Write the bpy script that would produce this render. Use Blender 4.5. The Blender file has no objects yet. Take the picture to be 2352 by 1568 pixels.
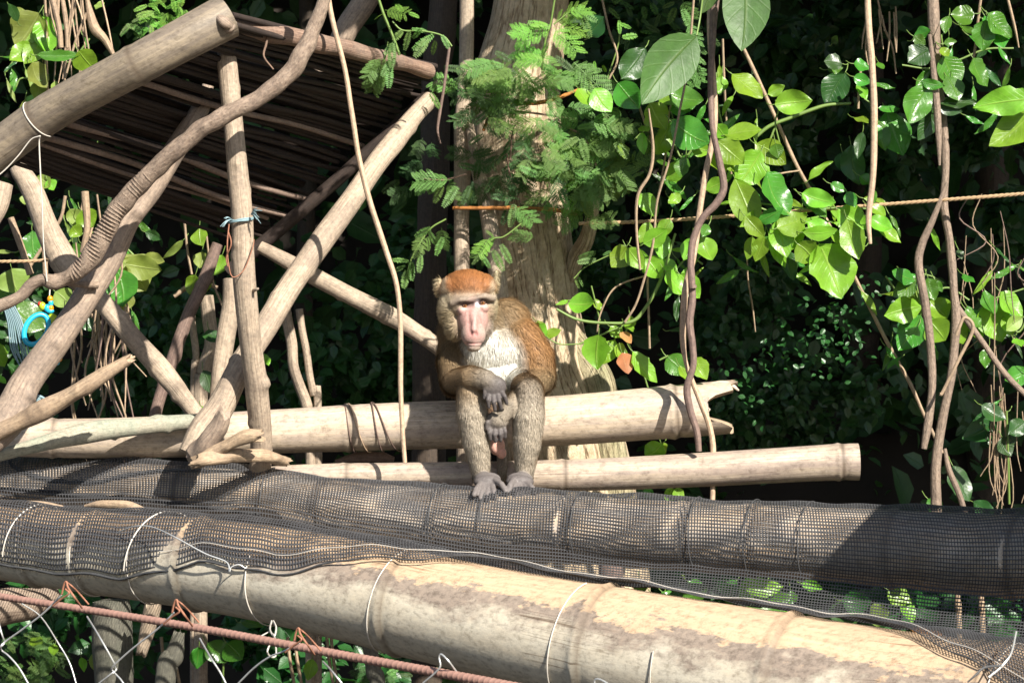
import bpy, bmesh, math, random
import numpy as np
from mathutils import Vector, Matrix, Euler

random.seed(7); RNG = np.random.default_rng(7)
S = bpy.context.scene; COL = S.collection
R = math.radians
H = 1.9                      # height of the eye above the ground
# ---------------------------------------------------------------- camera, sky, sun, exposure
cam = bpy.data.cameras.new('camera'); camo = bpy.data.objects.new('camera', cam); COL.objects.link(camo)
camo.location = (0, -7, H); camo.rotation_euler = (R(90), 0, 0)
cam.sensor_width = 36; cam.lens = 36 * 7000 / 2352.0; cam.clip_start = 0.1; cam.clip_end = 500
cam.dof.use_dof = True; cam.dof.focus_distance = 6.9; cam.dof.aperture_fstop = 15
S.camera = camo
SUN = Vector((0.50, -0.85, 0.72)).normalized()      # towards the sun
W = bpy.data.worlds.new('World'); S.world = W; W.use_nodes = True
wn = W.node_tree; bg = wn.nodes['Background']
sky = wn.nodes.new('ShaderNodeTexSky'); sky.sky_type = 'NISHITA'; sky.sun_disc = False
sky.sun_elevation = math.asin(SUN.z); sky.sun_rotation = math.atan2(SUN.x, SUN.y)
wn.links.new(sky.outputs[0], bg.inputs[0]); bg.inputs[1].default_value = 0.065
sl = bpy.data.lights.new('sun', 'SUN'); sl.energy = 5.0; sl.angle = R(0.55); sl.color = (1.0, 0.945, 0.85)
so = bpy.data.objects.new('sun', sl); COL.objects.link(so)
so.rotation_euler = SUN.to_track_quat('Z', 'Y').to_euler(); so.location = (5, -8, 10)
vs = S.view_settings; vs.view_transform = 'Standard'; vs.look = 'None'; vs.gamma = 1; vs.use_curve_mapping = False
vs.exposure = 0.98
S.cycles.max_bounces = 6; S.cycles.diffuse_bounces = 3; S.cycles.glossy_bounces = 2; S.cycles.transmission_bounces = 3
S.cycles.use_denoising = True

# ---------------------------------------------------------------- helpers
def P(px, py, y=0.0):
    d = 7 + y
    return Vector(((px - 1176) / 7000 * d, y, (784 - py) / 7000 * d + H))
SC = 0.33357
REG = {1: (0, 0), 2: (784.4, 0), 3: (1567.6, 0), 4: (0, 523.1), 5: (784.4, 523.1), 6: (1567.6, 523.1),
       7: (0, 1045.1), 8: (784.4, 1045.1), 9: (1567.6, 1045.1)}
def Z(reg, x, y):
    o = REG[reg]; return (o[0] + x * SC, o[1] + y * SC)

def tag(o, label=None, cat=None, group=None, kind=None):
    if label: o['label'] = label
    if cat: o['category'] = cat
    if group: o['group'] = group
    if kind: o['kind'] = kind
    return o

def empty(name, loc, label=None, cat=None, group=None):
    o = bpy.data.objects.new(name, None); COL.objects.link(o); o.location = loc; o.empty_display_size = .05
    return tag(o, label, cat, group)

def link(name, me, parent=None):
    o = bpy.data.objects.new(name, me); COL.objects.link(o)
    if parent is not None:
        o.parent = parent; o.location = -Vector(parent.location) if not o.location.length else o.location
        # meshes are written in world coordinates: undo the offset of the parents
        q = parent; off = Vector((0, 0, 0))
        while q is not None: off += Vector(q.location); q = q.parent
        o.location = -off
    return o

def mk(name, V, F, mat, parent=None, uv=None, smooth=True, attrs=None, colors=None):
    me = bpy.data.meshes.new(name)
    V = np.asarray(V, dtype=np.float64)
    me.from_pydata(V.tolist(), [], F if isinstance(F, list) else F.tolist())
    if smooth: me.polygons.foreach_set('use_smooth', [True] * len(me.polygons))
    if uv is not None:
        li = np.empty(len(me.loops), dtype=np.int32); me.loops.foreach_get('vertex_index', li)
        ul = me.uv_layers.new(name='UVMap'); ul.data.foreach_set('uv', np.asarray(uv, dtype=np.float32)[li].ravel())
    for k, a in (attrs or {}).items():
        at = me.attributes.new(k, 'FLOAT', 'POINT'); at.data.foreach_set('value', np.asarray(a, dtype=np.float32))
    if colors is not None:
        at = me.color_attributes.new('Col', 'FLOAT_COLOR', 'POINT')
        c = np.ones((len(V), 4), dtype=np.float32); c[:, :3] = colors; at.data.foreach_set('color', c.ravel())
    me.materials.append(mat)
    return link(name, me, parent)

def catmull(pts, n):
    p = np.array(pts, dtype=float)
    if len(p) == 2:
        t = np.linspace(0, 1, n + 1)[:, None]; return p[0] * (1 - t) + p[1] * t
    p = np.vstack([2 * p[0] - p[1], p, 2 * p[-1] - p[-2]]); out = []
    for i in range(1, len(p) - 2):
        t = np.linspace(0, 1, n, endpoint=False)[:, None]
        a, b, c, d = p[i - 1], p[i], p[i + 1], p[i + 2]
        out.append(.5 * (2 * b + (c - a) * t + (2 * a - 5 * b + 4 * c - d) * t ** 2 + (3 * b - a - 3 * c + d) * t ** 3))
    out.append(p[-2:-1]); return np.vstack(out)

def wave(seed, S_, T, amp=1.0, n=5, ks=40, kt=3):
    r = np.random.default_rng(seed); o = 0
    for i in range(n):
        o = o + np.sin(S_ * r.uniform(.2, 1) * ks + np.round(r.uniform(-kt, kt)) * T + r.uniform(0, 6.3)) / n
    return o * amp * 1.6

def frames(path, up=(0, 0, 1)):
    T = np.gradient(path, axis=0); T /= np.linalg.norm(T, axis=1)[:, None] + 1e-12
    B = np.zeros_like(T); b = np.array(up, float)
    if abs(np.dot(b, T[0])) > .9: b = np.array((0, -1., 0))
    for i in range(len(T)):
        b = b - T[i] * np.dot(b, T[i]); b /= np.linalg.norm(b) + 1e-12; B[i] = b
    A = np.cross(T, B); return T, A, B

def tube_arrays(path, rad, ns=12, knots=0, wob=0.0, seed=1, bumpk=40, end0=None, end1=None, nodes=None, closed=True, hollow=0, jit=0.0):
    """path (n,3), rad (n,), UV in metres along and round; theta 0 = up side"""
    n = len(path); T, A, B = frames(path)
    th = np.linspace(0, 2 * math.pi, ns + 1)
    s = np.concatenate([[0], np.cumsum(np.linalg.norm(np.diff(path, axis=0), axis=1))])
    SS, TT = np.meshgrid(s, th, indexing='ij')
    Rr = rad[:, None] * np.ones_like(TT); ring = np.zeros_like(TT)
    if wob: Rr = Rr * (1 + wave(seed, SS, TT, wob, 6, bumpk, 3))
    for kk in range(knots):
        r_ = np.random.default_rng(seed * 31 + kk); s0, t0, a_, w_ = r_.uniform(0, s[-1]), r_.uniform(0, 6.28), r_.uniform(.10, .30), r_.uniform(.006, .014)
        dt = (TT - t0 + np.pi) % (2 * np.pi) - np.pi; g = np.exp(-((SS - s0) / w_) ** 2 - (dt * rad.mean() / w_) ** 2); Rr = Rr * (1 + a_ * g); ring = np.maximum(ring, .75 * np.exp(-((SS - s0) / w_ * 1.7) ** 2 - (dt * rad.mean() / w_ * 1.7) ** 2))
    if nodes is not None:
        for sn in nodes:
            dd = (SS - sn); w = .006
            g = np.exp(-(dd / w) ** 2); g2 = np.exp(-((dd - .016) / .007) ** 2)
            Rr = Rr * (1 + .055 * g - .022 * g2 + .02 * np.exp(-(dd / .04) ** 2)); ring = np.maximum(ring, np.exp(-((dd - .009) / .006) ** 2))
    V = path[:, None, :] + Rr[..., None] * (np.cos(TT)[..., None] * B[:, None, :] + np.sin(TT)[..., None] * A[:, None, :])
    K = max(2, min(8, n // 3))
    if end1 is not None:
        off = end1(th)
        for k in range(K): V[n - K + k] += (off * (k + 1) / K)[:, None] * T[n - K + k][None]
    if end0 is not None:
        off = end0(th)
        for k in range(K): V[K - 1 - k] -= (off * (k + 1) / K)[:, None] * T[K - 1 - k][None]
    V[:, -1] = V[:, 0]
    UV = np.stack([SS, TT / (2 * math.pi)], -1).reshape(-1, 2)
    vv = V.reshape(-1, 3); m = ns + 1
    i, j = np.meshgrid(np.arange(n - 1), np.arange(ns), indexing='ij')
    q = (i * m + j).ravel(); F = np.stack([q, q + 1, q + 1 + m, q + m], 1).tolist()
    ringv = ring.ravel(); topv = np.cos(TT).ravel(); endv = np.zeros(len(vv))
    if hollow:
        # inner wall at both ends so that the cut shows its thickness
        for e in (0, 1):
            base = len(vv); idx = 0 if e == 0 else n - 1; dr = 1 if e == 0 else -1
            c = path[idx]; rimo = V[idx]; axis = -T[idx] if e == 0 else T[idx]
            inner = c + (rimo - c) * hollow + 0 * axis
            # keep the axial shift of the outer rim
            sh = ((rimo - c) @ axis)[:, None] * axis; radial = (rimo - c) - sh
            inner = c + sh + radial * hollow
            deep = c + radial * hollow - axis * min(.12, s[-1] * .3)
            cen = (c - axis * min(.12, s[-1] * .3))[None]
            vv = np.vstack([vv, rimo, inner, deep, cen]); UV = np.vstack([UV, np.stack([th * 0 + s[idx], th / 6.28], 1), np.stack([th * 0 + s[idx], th / 6.28], 1), np.stack([th * 0 + s[idx] + dr * .1, th / 6.28], 1), [[s[idx], 0]]])
            ringv = np.concatenate([ringv, np.zeros(2 * m), np.ones(m + 1) * .8]); topv = np.concatenate([topv, np.ones(3 * m + 1)]); endv = np.concatenate([endv, np.ones(2 * m), np.ones(m + 1) * .6])
            for j in range(ns):
                a = base + j; F.append([a, a + 1, a + 1 + m, a + m]); F.append([a + m, a + 1 + m, a + 1 + 2 * m, a + 2 * m]); F.append([a + 2 * m, a + 1 + 2 * m, base + 3 * m])
    elif closed:
        for e in (0, 1):
            base = len(vv); idx = 0 if e == 0 else n - 1
            rim = V[idx]; c = rim[:-1].mean(0); mid = c + (rim - c) * .55
            if wob: mid = mid + (T[idx] if e else -T[idx]) * (rad[idx] * .1)
            vv = np.vstack([vv, rim, mid, c[None]])
            lu = lambda q: np.stack([s[idx] + (q - c) @ A[idx], (q - c) @ B[idx]], 1)
            UV = np.vstack([UV, lu(rim), lu(mid), [[s[idx], 0]]])
            ringv = np.concatenate([ringv, np.zeros(2 * m + 1)]); topv = np.concatenate([topv, np.ones(2 * m + 1)]); endv = np.concatenate([endv, np.ones(2 * m + 1)])
            for j in range(ns):
                a = base + j; F.append([a, a + 1, a + 1 + m, a + m]); F.append([a + m, a + 1 + m, base + 2 * m])
    return vv, F, UV, dict(ring=ringv, top=topv, endcut=endv)

def pix_path(pts, n=8):
    c = []
    for q in pts:
        px, py, y, r = q; p = P(px, py, y); c.append((p.x, p.y, p.z, r * (7 + y) / 7000))
    a = catmull(c, n); return a[:, :3], np.abs(a[:, 3])

def tube(name, pts, mat, parent=None, n=8, ns=12, nodes_px=None, **kw):
    path, rad = pix_path(pts, n)
    if nodes_px is not None:
        px = path[:, 0] / (7 + path[:, 1]) * 7000 + 1176; py = 784 - (path[:, 2] - H) / (7 + path[:, 1]) * 7000
        s = np.concatenate([[0], np.cumsum(np.linalg.norm(np.diff(path, axis=0), axis=1))]); nodes = []
        key = py if abs(py[-1] - py[0]) > abs(px[-1] - px[0]) else px
        o = np.argsort(key)
        for q in nodes_px: nodes.append(float(np.interp(q, key[o], s[o])))
        kw['nodes'] = nodes
    vv, F, UV, at = tube_arrays(path, rad, ns, **kw)
    return mk(name, vv, F, mat, parent, UV, attrs=at)

def part_root(name, pt, label, cat, group=None):
    return empty(name, P(*pt), label, cat, group)

def ico(c, r, sub=2, rot=None, squash=None):
    bm = bmesh.new(); bmesh.ops.create_icosphere(bm, subdivisions=sub, radius=1)
    V = np.array([v.co[:] for v in bm.verts]); F = [[v.index for v in f.verts] for f in bm.faces]; bm.free()
    V = V * (np.array(r) if hasattr(r, '__len__') else r)
    if rot is not None: V = V @ np.array(Euler(rot).to_matrix()).T
    return V + np.array(c), F

def joinVF(parts):
    VV, FF, o = [], [], 0
    for V, F in parts:
        VV.append(V); FF += [[i + o for i in f] for f in F]; o += len(V)
    return np.vstack(VV), FF

# ---------------------------------------------------------------- materials
def newmat(name):
    m = bpy.data.materials.new(name); m.use_nodes = True; nt = m.node_tree
    return m, nt, nt.nodes['Principled BSDF']
def N(nt, t, **kw):
    n = nt.nodes.new(t)
    for k, v in kw.items():
        if k.startswith('i_'): n.inputs[k[2:].replace('_', ' ')].default_value = v
        else: setattr(n, k, v)
    return n
def ramp(nt, src, stops):
    r = N(nt, 'ShaderNodeValToRGB'); nt.links.new(src, r.inputs[0]); e = r.color_ramp.elements
    while len(e) < len(stops): e.new(.5)
    for el, (p, c) in zip(e, stops): el.position = p; el.color = (*c, 1) if len(c) == 3 else c
    return r
def mixc(nt, fac, a, b, mode='MIX'):
    m = N(nt, 'ShaderNodeMix', data_type='RGBA', blend_type=mode)
    for i, v in ((0, fac), (6, a), (7, b)):
        if hasattr(v, 'is_output'): nt.links.new(v, m.inputs[i])
        else: m.inputs[i].default_value = v if i == 0 else (*v, 1)
    return m.outputs[2]
def mth(nt, op, a, b=0.0, clamp=False):
    m = N(nt, 'ShaderNodeMath', operation=op, use_clamp=clamp)
    for i, v in ((0, a), (1, b)):
        if hasattr(v, 'is_output'): nt.links.new(v, m.inputs[i])
        else: m.inputs[i].default_value = v
    return m.outputs[0]
def uvnoise(nt, sx, sy, scale=1, detail=5, rough=.6, w=0.0):
    tc = N(nt, 'ShaderNodeTexCoord'); mp = N(nt, 'ShaderNodeMapping'); mp.inputs['Scale'].default_value = (sx, sy, 1); mp.inputs['Location'].default_value = (w, w * .7, w)
    nt.links.new(tc.outputs['UV'], mp.inputs[0]); nz = N(nt, 'ShaderNodeTexNoise'); nz.inputs['Scale'].default_value = scale
    nz.inputs['Detail'].default_value = detail; nz.inputs['Roughness'].default_value = rough
    nt.links.new(mp.outputs[0], nz.inputs[0]); return nz.outputs[0]
def objnoise(nt, scale, detail=5, rough=.6, stretch=(1, 1, 1)):
    tc = N(nt, 'ShaderNodeNewGeometry'); mp = N(nt, 'ShaderNodeMapping'); mp.inputs['Scale'].default_value = stretch
    nt.links.new(tc.outputs['Position'], mp.inputs[0])
    nz = N(nt, 'ShaderNodeTexNoise'); nz.inputs['Scale'].default_value = scale; nz.inputs['Detail'].default_value = detail; nz.inputs['Roughness'].default_value = rough
    nt.links.new(mp.outputs[0], nz.inputs[0]); return nz.outputs[0]
def bump(nt, bs, h, strength=.4, dist=.003):
    b = N(nt, 'ShaderNodeBump'); b.inputs['Strength'].default_value = strength; b.inputs['Distance'].default_value = dist
    nt.links.new(h, b.inputs['Height']); nt.links.new(b.outputs[0], bs.inputs['Normal'])

def mat_wood(name, dark, mid, light, patch=(.3, .26, .22), rough=.75, sx=6, sy=9, bs_=.5, streak=1.0, w=0):
    """bark or weathered pole: fine grain along the length, larger stains, cracks"""
    m, nt, b = newmat(name)
    g = uvnoise(nt, sx, sy * 3, 3, 8, .7, w); p = objnoise(nt, 9, 4, .6); f = objnoise(nt, 120, 4, .7)
    c = ramp(nt, g, [(.3, dark), (.48, mid), (.7, light)]).outputs[0]
    pm = ramp(nt, p, [(.48, (0, 0, 0)), (.62, (1, 1, 1))]).outputs[0]
    c = mixc(nt, mth(nt, 'MULTIPLY', pm, .6), c, patch)
    fm = ramp(nt, f, [(.35, (.72, .72, .72)), (.6, (1.08, 1.06, 1.03))]).outputs[0]
    c = mixc(nt, 1.0, c, fm, 'MULTIPLY')
    at = N(nt, 'ShaderNodeAttribute', attribute_name='ring'); c = mixc(nt, mth(nt, 'MULTIPLY', at.outputs['Fac'], .55), c, tuple(x * .35 for x in dark))
    nt.links.new(c, b.inputs['Base Color']); b.inputs['Roughness'].default_value = rough
    h = mth(nt, 'ADD', g, mth(nt, 'MULTIPLY', f, .5)); bump(nt, b, h, bs_, .004)
    return m

def mat_bamboo(name, tan, grey, pale, peel=None, rough=.55, w=0, dirt=.5):
    m, nt, b = newmat(name)
    fib = uvnoise(nt, 2.2, 34, 2.2, 8, .7, w); st = uvnoise(nt, 1.6, 4, 3, 6, .65, w + 3); f = objnoise(nt, 90, 5, .75, (.6, 1, 1))
    blot = objnoise(nt, 14, 6, .7, (.6, 1, 1.6))
    c = ramp(nt, fib, [(.28, tuple(x * .75 for x in tan)), (.5, tan), (.72, pale)]).outputs[0]
    gm = ramp(nt, st, [(.42, (0, 0, 0)), (.6, (1, 1, 1))]).outputs[0]
    if peel:
        at = N(nt, 'ShaderNodeAttribute', attribute_name='top')
        bare, mid_, low = peel
        hgt = mth(nt, 'ADD', at.outputs['Fac'], mth(nt, 'MULTIPLY', mth(nt, 'SUBTRACT', blot, .5), 1.25))
        hgt = mth(nt, 'ADD', hgt, mth(nt, 'MULTIPLY', mth(nt, 'SUBTRACT', st, .5), 1.1))
        low2 = mixc(nt, gm, low, pale)
        barec = ramp(nt, fib, [(.3, tuple(x * .8 for x in bare)), (.55, bare), (.75, tuple(min(.8, x * 1.2) for x in bare))]).outputs[0]
        mr = N(nt, 'ShaderNodeMapRange'); nt.links.new(hgt, mr.inputs[0]); mr.inputs[1].default_value = .10; mr.inputs[2].default_value = .42
        midc = mixc(nt, ramp(nt, f, [(.42, (0, 0, 0)), (.75, (1, 1, 1))]).outputs[0], mid_, tuple(x * 1.3 for x in mid_))
        c = mixc(nt, mr.outputs[0], low2, midc)
        mr2 = N(nt, 'ShaderNodeMapRange'); nt.links.new(hgt, mr2.inputs[0]); mr2.inputs[1].default_value = .60; mr2.inputs[2].default_value = .66
        c = mixc(nt, mr2.outputs[0], c, barec)
    else:
        c = mixc(nt, mth(nt, 'MULTIPLY', gm, .8), c, grey)
    dm = ramp(nt, blot, [(.5, (0, 0, 0)), (.72, (1, 1, 1))]).outputs[0]
    c = mixc(nt, mth(nt, 'MULTIPLY', dm, dirt), c, tuple(x * .55 for x in grey))
    fm = ramp(nt, f, [(.32, (.6, .58, .56)), (.5, (.98, .98, .98)), (.7, (1.12, 1.1, 1.06))]).outputs[0]
    c = mixc(nt, 1.0, c, fm, 'MULTIPLY')
    # long drying cracks
    cr_ = uvnoise(nt, .9, 26, 1.6, 2, .5, w + 9); cm = ramp(nt, cr_, [(.484, (1, 1, 1)), (.495, (.45, .4, .36)), (.502, (.45, .4, .36)), (.513, (1, 1, 1))]).outputs[0]
    cmm = mixc(nt, ramp(nt, uvnoise(nt, 1.3, 1.1, 3, 2, .5, w + 5), [(.55, (0, 0, 0)), (.6, (1, 1, 1))]).outputs[0], (1, 1, 1), cm)
    c = mixc(nt, 1.0, c, cmm, 'MULTIPLY')
    ra = N(nt, 'ShaderNodeAttribute', attribute_name='ring'); c = mixc(nt, mth(nt, 'MULTIPLY', ra.outputs['Fac'], .82), c, (.09, .065, .045))
    en = N(nt, 'ShaderNodeAttribute', attribute_name='endcut'); c = mixc(nt, mth(nt, 'MULTIPLY', en.outputs['Fac'], .8), c, (.42, .31, .2))
    nt.links.new(c, b.inputs['Base Color']); b.inputs['Roughness'].default_value = rough; b.inputs['Specular IOR Level'].default_value = .35
    bump(nt, b, mth(nt, 'ADD', mth(nt, 'MULTIPLY', fib, .6), f), .35, .002)
    return m

def mat_bark(name, dark, mid, light, patch):
    m, nt, b = newmat(name)
    g = objnoise(nt, 26, 8, .72, (1.5, 1.5, .8)); p = objnoise(nt, 11, 6, .7); f = objnoise(nt, 90, 6, .75, (1, 1, .5)); cr = uvnoise(nt, 1.1, 10, 3.2, 4, .6, 7)
    c = ramp(nt, g, [(.3, dark), (.45, mid), (.68, light)]).outputs[0]
    c = mixc(nt, mth(nt, 'MULTIPLY', ramp(nt, p, [(.5, (0, 0, 0)), (.64, (1, 1, 1))]).outputs[0], .75), c, patch)
    cm = ramp(nt, cr, [(.48, (1, 1, 1)), (.495, (.4, .33, .27)), (.503, (.4, .33, .27)), (.52, (1, 1, 1))]).outputs[0]
    c = mixc(nt, .8, c, cm, 'MULTIPLY'); c = mixc(nt, 1.0, c, ramp(nt, f, [(.35, (.78, .76, .73)), (.6, (1.12, 1.1, 1.06))]).outputs[0], 'MULTIPLY')
    nt.links.new(c, b.inputs['Base Color']); b.inputs['Roughness'].default_value = .9; b.inputs['Specular IOR Level'].default_value = .2
    h = mth(nt, 'ADD', mth(nt, 'ADD', g, mth(nt, 'MULTIPLY', f, .7)), mth(nt, 'MULTIPLY', ramp(nt, cr, [(.46, (1, 1, 1)), (.5, (0, 0, 0)), (.54, (1, 1, 1))]).outputs[0], .35)); bump(nt, b, h, .9, .010)
    return m

def mat_leaf(name, base, vein, back=None, gloss=.28, trans=.35, spots=.25, veins=22):
    m, nt, b = newmat(name)
    tc = N(nt, 'ShaderNodeTexCoord'); sp = N(nt, 'ShaderNodeSeparateXYZ'); nt.links.new(tc.outputs['UV'], sp.inputs[0])
    u, v = sp.outputs[0], sp.outputs[1]
    av = mth(nt, 'ABSOLUTE', mth(nt, 'SUBTRACT', v, .5))
    mid = mth(nt, 'SUBTRACT', 1, mth(nt, 'MULTIPLY', av, 26), True)
    sv = mth(nt, 'SINE', mth(nt, 'MULTIPLY', mth(nt, 'SUBTRACT', u, mth(nt, 'MULTIPLY', av, .55)), veins * 2.4))
    svm = mth(nt, 'MULTIPLY', mth(nt, 'SUBTRACT', sv, .86, True), 2.2)
    nz = objnoise(nt, 22, 4, .6); n2 = objnoise(nt, 130, 3, .7)
    oi = N(nt, 'ShaderNodeObjectInfo')
    c = mixc(nt, ramp(nt, nz, [(.35, (0, 0, 0)), (.65, (1, 1, 1))]).outputs[0], tuple(x * .8 for x in base), tuple(min(1, x * 1.15) for x in base))
    hs = N(nt, 'ShaderNodeHueSaturation'); nt.links.new(c, hs.inputs['Color'])
    nt.links.new(mth(nt, 'ADD', mth(nt, 'MULTIPLY', oi.outputs['Random'], .045), .478), hs.inputs['Hue'])
    nt.links.new(mth(nt, 'ADD', mth(nt, 'MULTIPLY', oi.outputs['Random'], .45), .78), hs.inputs['Value'])
    c = mixc(nt, mth(nt, 'ADD', mth(nt, 'MULTIPLY', mid, .6), mth(nt, 'MULTIPLY', svm, .4), True), hs.outputs[0], vein)
    sm = ramp(nt, n2, [(.66, (0, 0, 0)), (.72, (1, 1, 1))]).outputs[0]
    c = mixc(nt, mth(nt, 'MULTIPLY', sm, spots), c, (.10, .07, .03))
    nt.links.new(c, b.inputs['Base Color']); b.inputs['Roughness'].default_value = gloss; b.inputs['Specular IOR Level'].default_value = .5
    bump(nt, b, mth(nt, 'ADD', mth(nt, 'ADD', mth(nt, 'MULTIPLY', mid, -1), mth(nt, 'MULTIPLY', svm, -.5)), mth(nt, 'MULTIPLY', nz, 1.5)), .5, .003)
    tr = N(nt, 'ShaderNodeBsdfTranslucent'); tcx = mixc(nt, 1.0, c, (1.6, 1.7, .5), 'MULTIPLY'); nt.links.new(tcx, tr.inputs[0])
    mx = N(nt, 'ShaderNodeMixShader'); mx.inputs[0].default_value = trans
    nt.links.new(b.outputs[0], mx.inputs[1]); nt.links.new(tr.outputs[0], mx.inputs[2])
    nt.links.new(mx.outputs[0], nt.nodes['Material Output'].inputs[0])
    return m

def mat_flat(name, col, rough=.5, metal=0, var=.2, sc=60, bmp=.2, spec=.5):
    m, nt, b = newmat(name)
    n = objnoise(nt, sc, 4, .6)
    c = mixc(nt, n, tuple(x * (1 - var) for x in col), tuple(min(1, x * (1 + var)) for x in col))
    nt.links.new(c, b.inputs['Base Color']); b.inputs['Roughness'].default_value = rough; b.inputs['Metallic'].default_value = metal
    b.inputs['Specular IOR Level'].default_value = spec
    if bmp: bump(nt, b, n, bmp, .001)
    return m

M = {}
M['bamboo_front'] = mat_bamboo('weathered_giant_bamboo', (.50, .42, .31), (.34, .30, .26), (.58, .53, .43), peel=((.56, .40, .26), (.25, .20, .16), (.52, .46, .36)), w=1, dirt=.12)
M['bamboo_net'] = mat_bamboo('bamboo_under_net', (.60, .45, .31), (.46, .42, .38), (.80, .76, .70), w=4, dirt=.45)
M['bamboo_seat'] = mat_bamboo('seat_bamboo', (.56, .45, .33), (.38, .31, .26), (.68, .58, .47), w=7, dirt=.35)
M['bamboo_low'] = mat_bamboo('lower_bamboo', (.46, .37, .28), (.30, .235, .20), (.62, .53, .43), w=11, dirt=.5)
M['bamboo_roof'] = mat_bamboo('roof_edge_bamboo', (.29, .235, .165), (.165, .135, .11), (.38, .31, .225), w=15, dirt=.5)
M['slat'] = mat_wood('shaded_roof_slat_wood', (.015, .009, .007), (.035, .022, .017), (.08, .055, .042), (.025, .016, .013), w=2)  # shade under the roof put into the wood colour
M['pole'] = mat_wood('peeled_pole_wood', (.20, .145, .10), (.42, .33, .245), (.58, .475, .36), (.25, .195, .15), sx=4, sy=5, bs_=.6, w=5)
M['pole_dark'] = mat_wood('dark_pole_wood', (.16, .115, .085), (.31, .235, .18), (.45, .355, .27), (.20, .155, .125), sx=5, sy=4, bs_=.45, w=8)
M['bark'] = mat_wood('rough_vine_bark', (.13, .09, .065), (.27, .20, .15), (.40, .31, .235), (.18, .13, .10), sx=24, sy=2, bs_=.8, w=12)
M['rust_bark'] = mat_wood('split_reddish_wood', (.11, .055, .035), (.25, .155, .11), (.50, .36, .27), (.26, .19, .15), sx=3, sy=7, bs_=.8, w=13)
M['trunk'] = mat_bark('pale_tree_bark', (.34, .25, .16), (.57, .45, .31), (.68, .57, .42), (.44, .33, .22))
M['root'] = mat_bark('mossy_root_bark', (.20, .16, .09), (.40, .35, .22), (.52, .46, .31), (.26, .27, .15))
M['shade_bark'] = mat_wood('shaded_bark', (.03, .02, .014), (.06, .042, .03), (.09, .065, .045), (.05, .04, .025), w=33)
M['slat_sunlit'] = mat_wood('sunlit_roof_cane', (.14, .09, .07), (.30, .215, .17), (.42, .32, .26), (.2, .14, .11), w=4)  # lighter copy of the slat wood: sun streaks put into the colour
M['vine_tan'] = mat_wood('tan_vine', (.30, .20, .13), (.52, .37, .25), (.66, .50, .35), (.42, .30, .21), sx=8, sy=3, bs_=.3, w=3)
M['vine_brown'] = mat_wood('brown_vine', (.10, .062, .05), (.20, .135, .11), (.31, .22, .18), (.15, .10, .085), sx=8, sy=3, bs_=.3, w=6)
M['twig'] = mat_wood('dry_twig', (.18, .125, .08), (.36, .26, .17), (.50, .38, .26), (.28, .20, .14), sx=8, sy=3, bs_=.3, w=9)
M['green_stem'] = mat_flat('green_stem', (.14, .22, .05), .5)
M['moss_pole'] = mat_wood('green_tinged_pole', (.18, .165, .12), (.36, .34, .265), (.46, .44, .34), (.27, .31, .24), w=17)
M['soil'] = mat_flat('dark_forest_soil', (.018, .013, .009), .95, var=.5, sc=6)
M['leaf_bright'] = mat_leaf('bright_leaf', (.19, .38, .03), (.36, .52, .10), gloss=.33, trans=.34, spots=.5)
M['leaf_mid'] = mat_leaf('glossy_leaf', (.065, .20, .022), (.17, .33, .06), gloss=.27, trans=.24, spots=.45)
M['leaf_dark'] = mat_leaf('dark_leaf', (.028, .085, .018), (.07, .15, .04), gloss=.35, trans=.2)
M['leaf_big'] = mat_leaf('large_matte_leaf', (.060, .115, .022), (.12, .18, .05), gloss=.5, trans=.25, spots=.6, veins=14)
M['leaf_yellow'] = mat_leaf('yellow_green_leaf', (.26, .34, .07), (.42, .48, .16), gloss=.5, trans=.4, veins=16)
M['leaf_dry'] = mat_leaf('dry_orange_leaf', (.42, .17, .07), (.5, .28, .14), gloss=.6, trans=.3)
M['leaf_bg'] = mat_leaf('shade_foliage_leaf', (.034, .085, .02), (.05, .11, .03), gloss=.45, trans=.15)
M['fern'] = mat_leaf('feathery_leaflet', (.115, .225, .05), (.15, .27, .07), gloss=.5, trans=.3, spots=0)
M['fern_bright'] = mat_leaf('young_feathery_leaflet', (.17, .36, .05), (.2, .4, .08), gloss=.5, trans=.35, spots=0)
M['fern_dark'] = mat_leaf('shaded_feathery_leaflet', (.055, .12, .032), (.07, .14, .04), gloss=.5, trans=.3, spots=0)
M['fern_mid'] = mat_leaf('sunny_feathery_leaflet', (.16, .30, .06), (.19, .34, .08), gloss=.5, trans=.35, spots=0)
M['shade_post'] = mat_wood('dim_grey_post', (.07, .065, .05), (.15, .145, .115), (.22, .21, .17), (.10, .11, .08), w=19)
M['cable'] = mat_flat('rusty_orange_cable', (.38, .15, .035), .7, var=.6, sc=180, bmp=.5)
M['net'] = mat_flat('black_plastic_net', (.062, .062, .066), .5, var=.35, sc=25, bmp=0)
M['hem'] = mat_flat('net_hem', (.06, .06, .062), .6, var=.4, sc=200)
M['wire'] = mat_flat('galvanised_wire', (.62, .62, .60), .38, .55, var=.2)
M['wire_rust'] = mat_flat('rusty_wire', (.34, .15, .09), .7, .2, var=.4, sc=150)
M['rebar'] = mat_flat('rusty_rebar', (.33, .185, .145), .75, .1, var=.35, sc=70, bmp=.5)
M['line'] = mat_flat('nylon_line', (.62, .57, .50), .4, 0)
M['cord'] = mat_flat('blue_grey_cord', (.22, .33, .36), .6)
M['rope'] = mat_flat('twisted_rope', (.40, .27, .15), .85, var=.3, sc=90)
M['toy_blue'] = mat_flat('blue_plastic', (.02, .42, .62), .3, var=.08)
M['toy_lime'] = mat_flat('lime_plastic', (.45, .55, .03), .3, var=.08)
M['toy_orange'] = mat_flat('orange_plastic', (.75, .30, .01), .3, var=.08)
M['toy_red'] = mat_flat('red_plastic', (.65, .04, .02), .3, var=.08)

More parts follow.
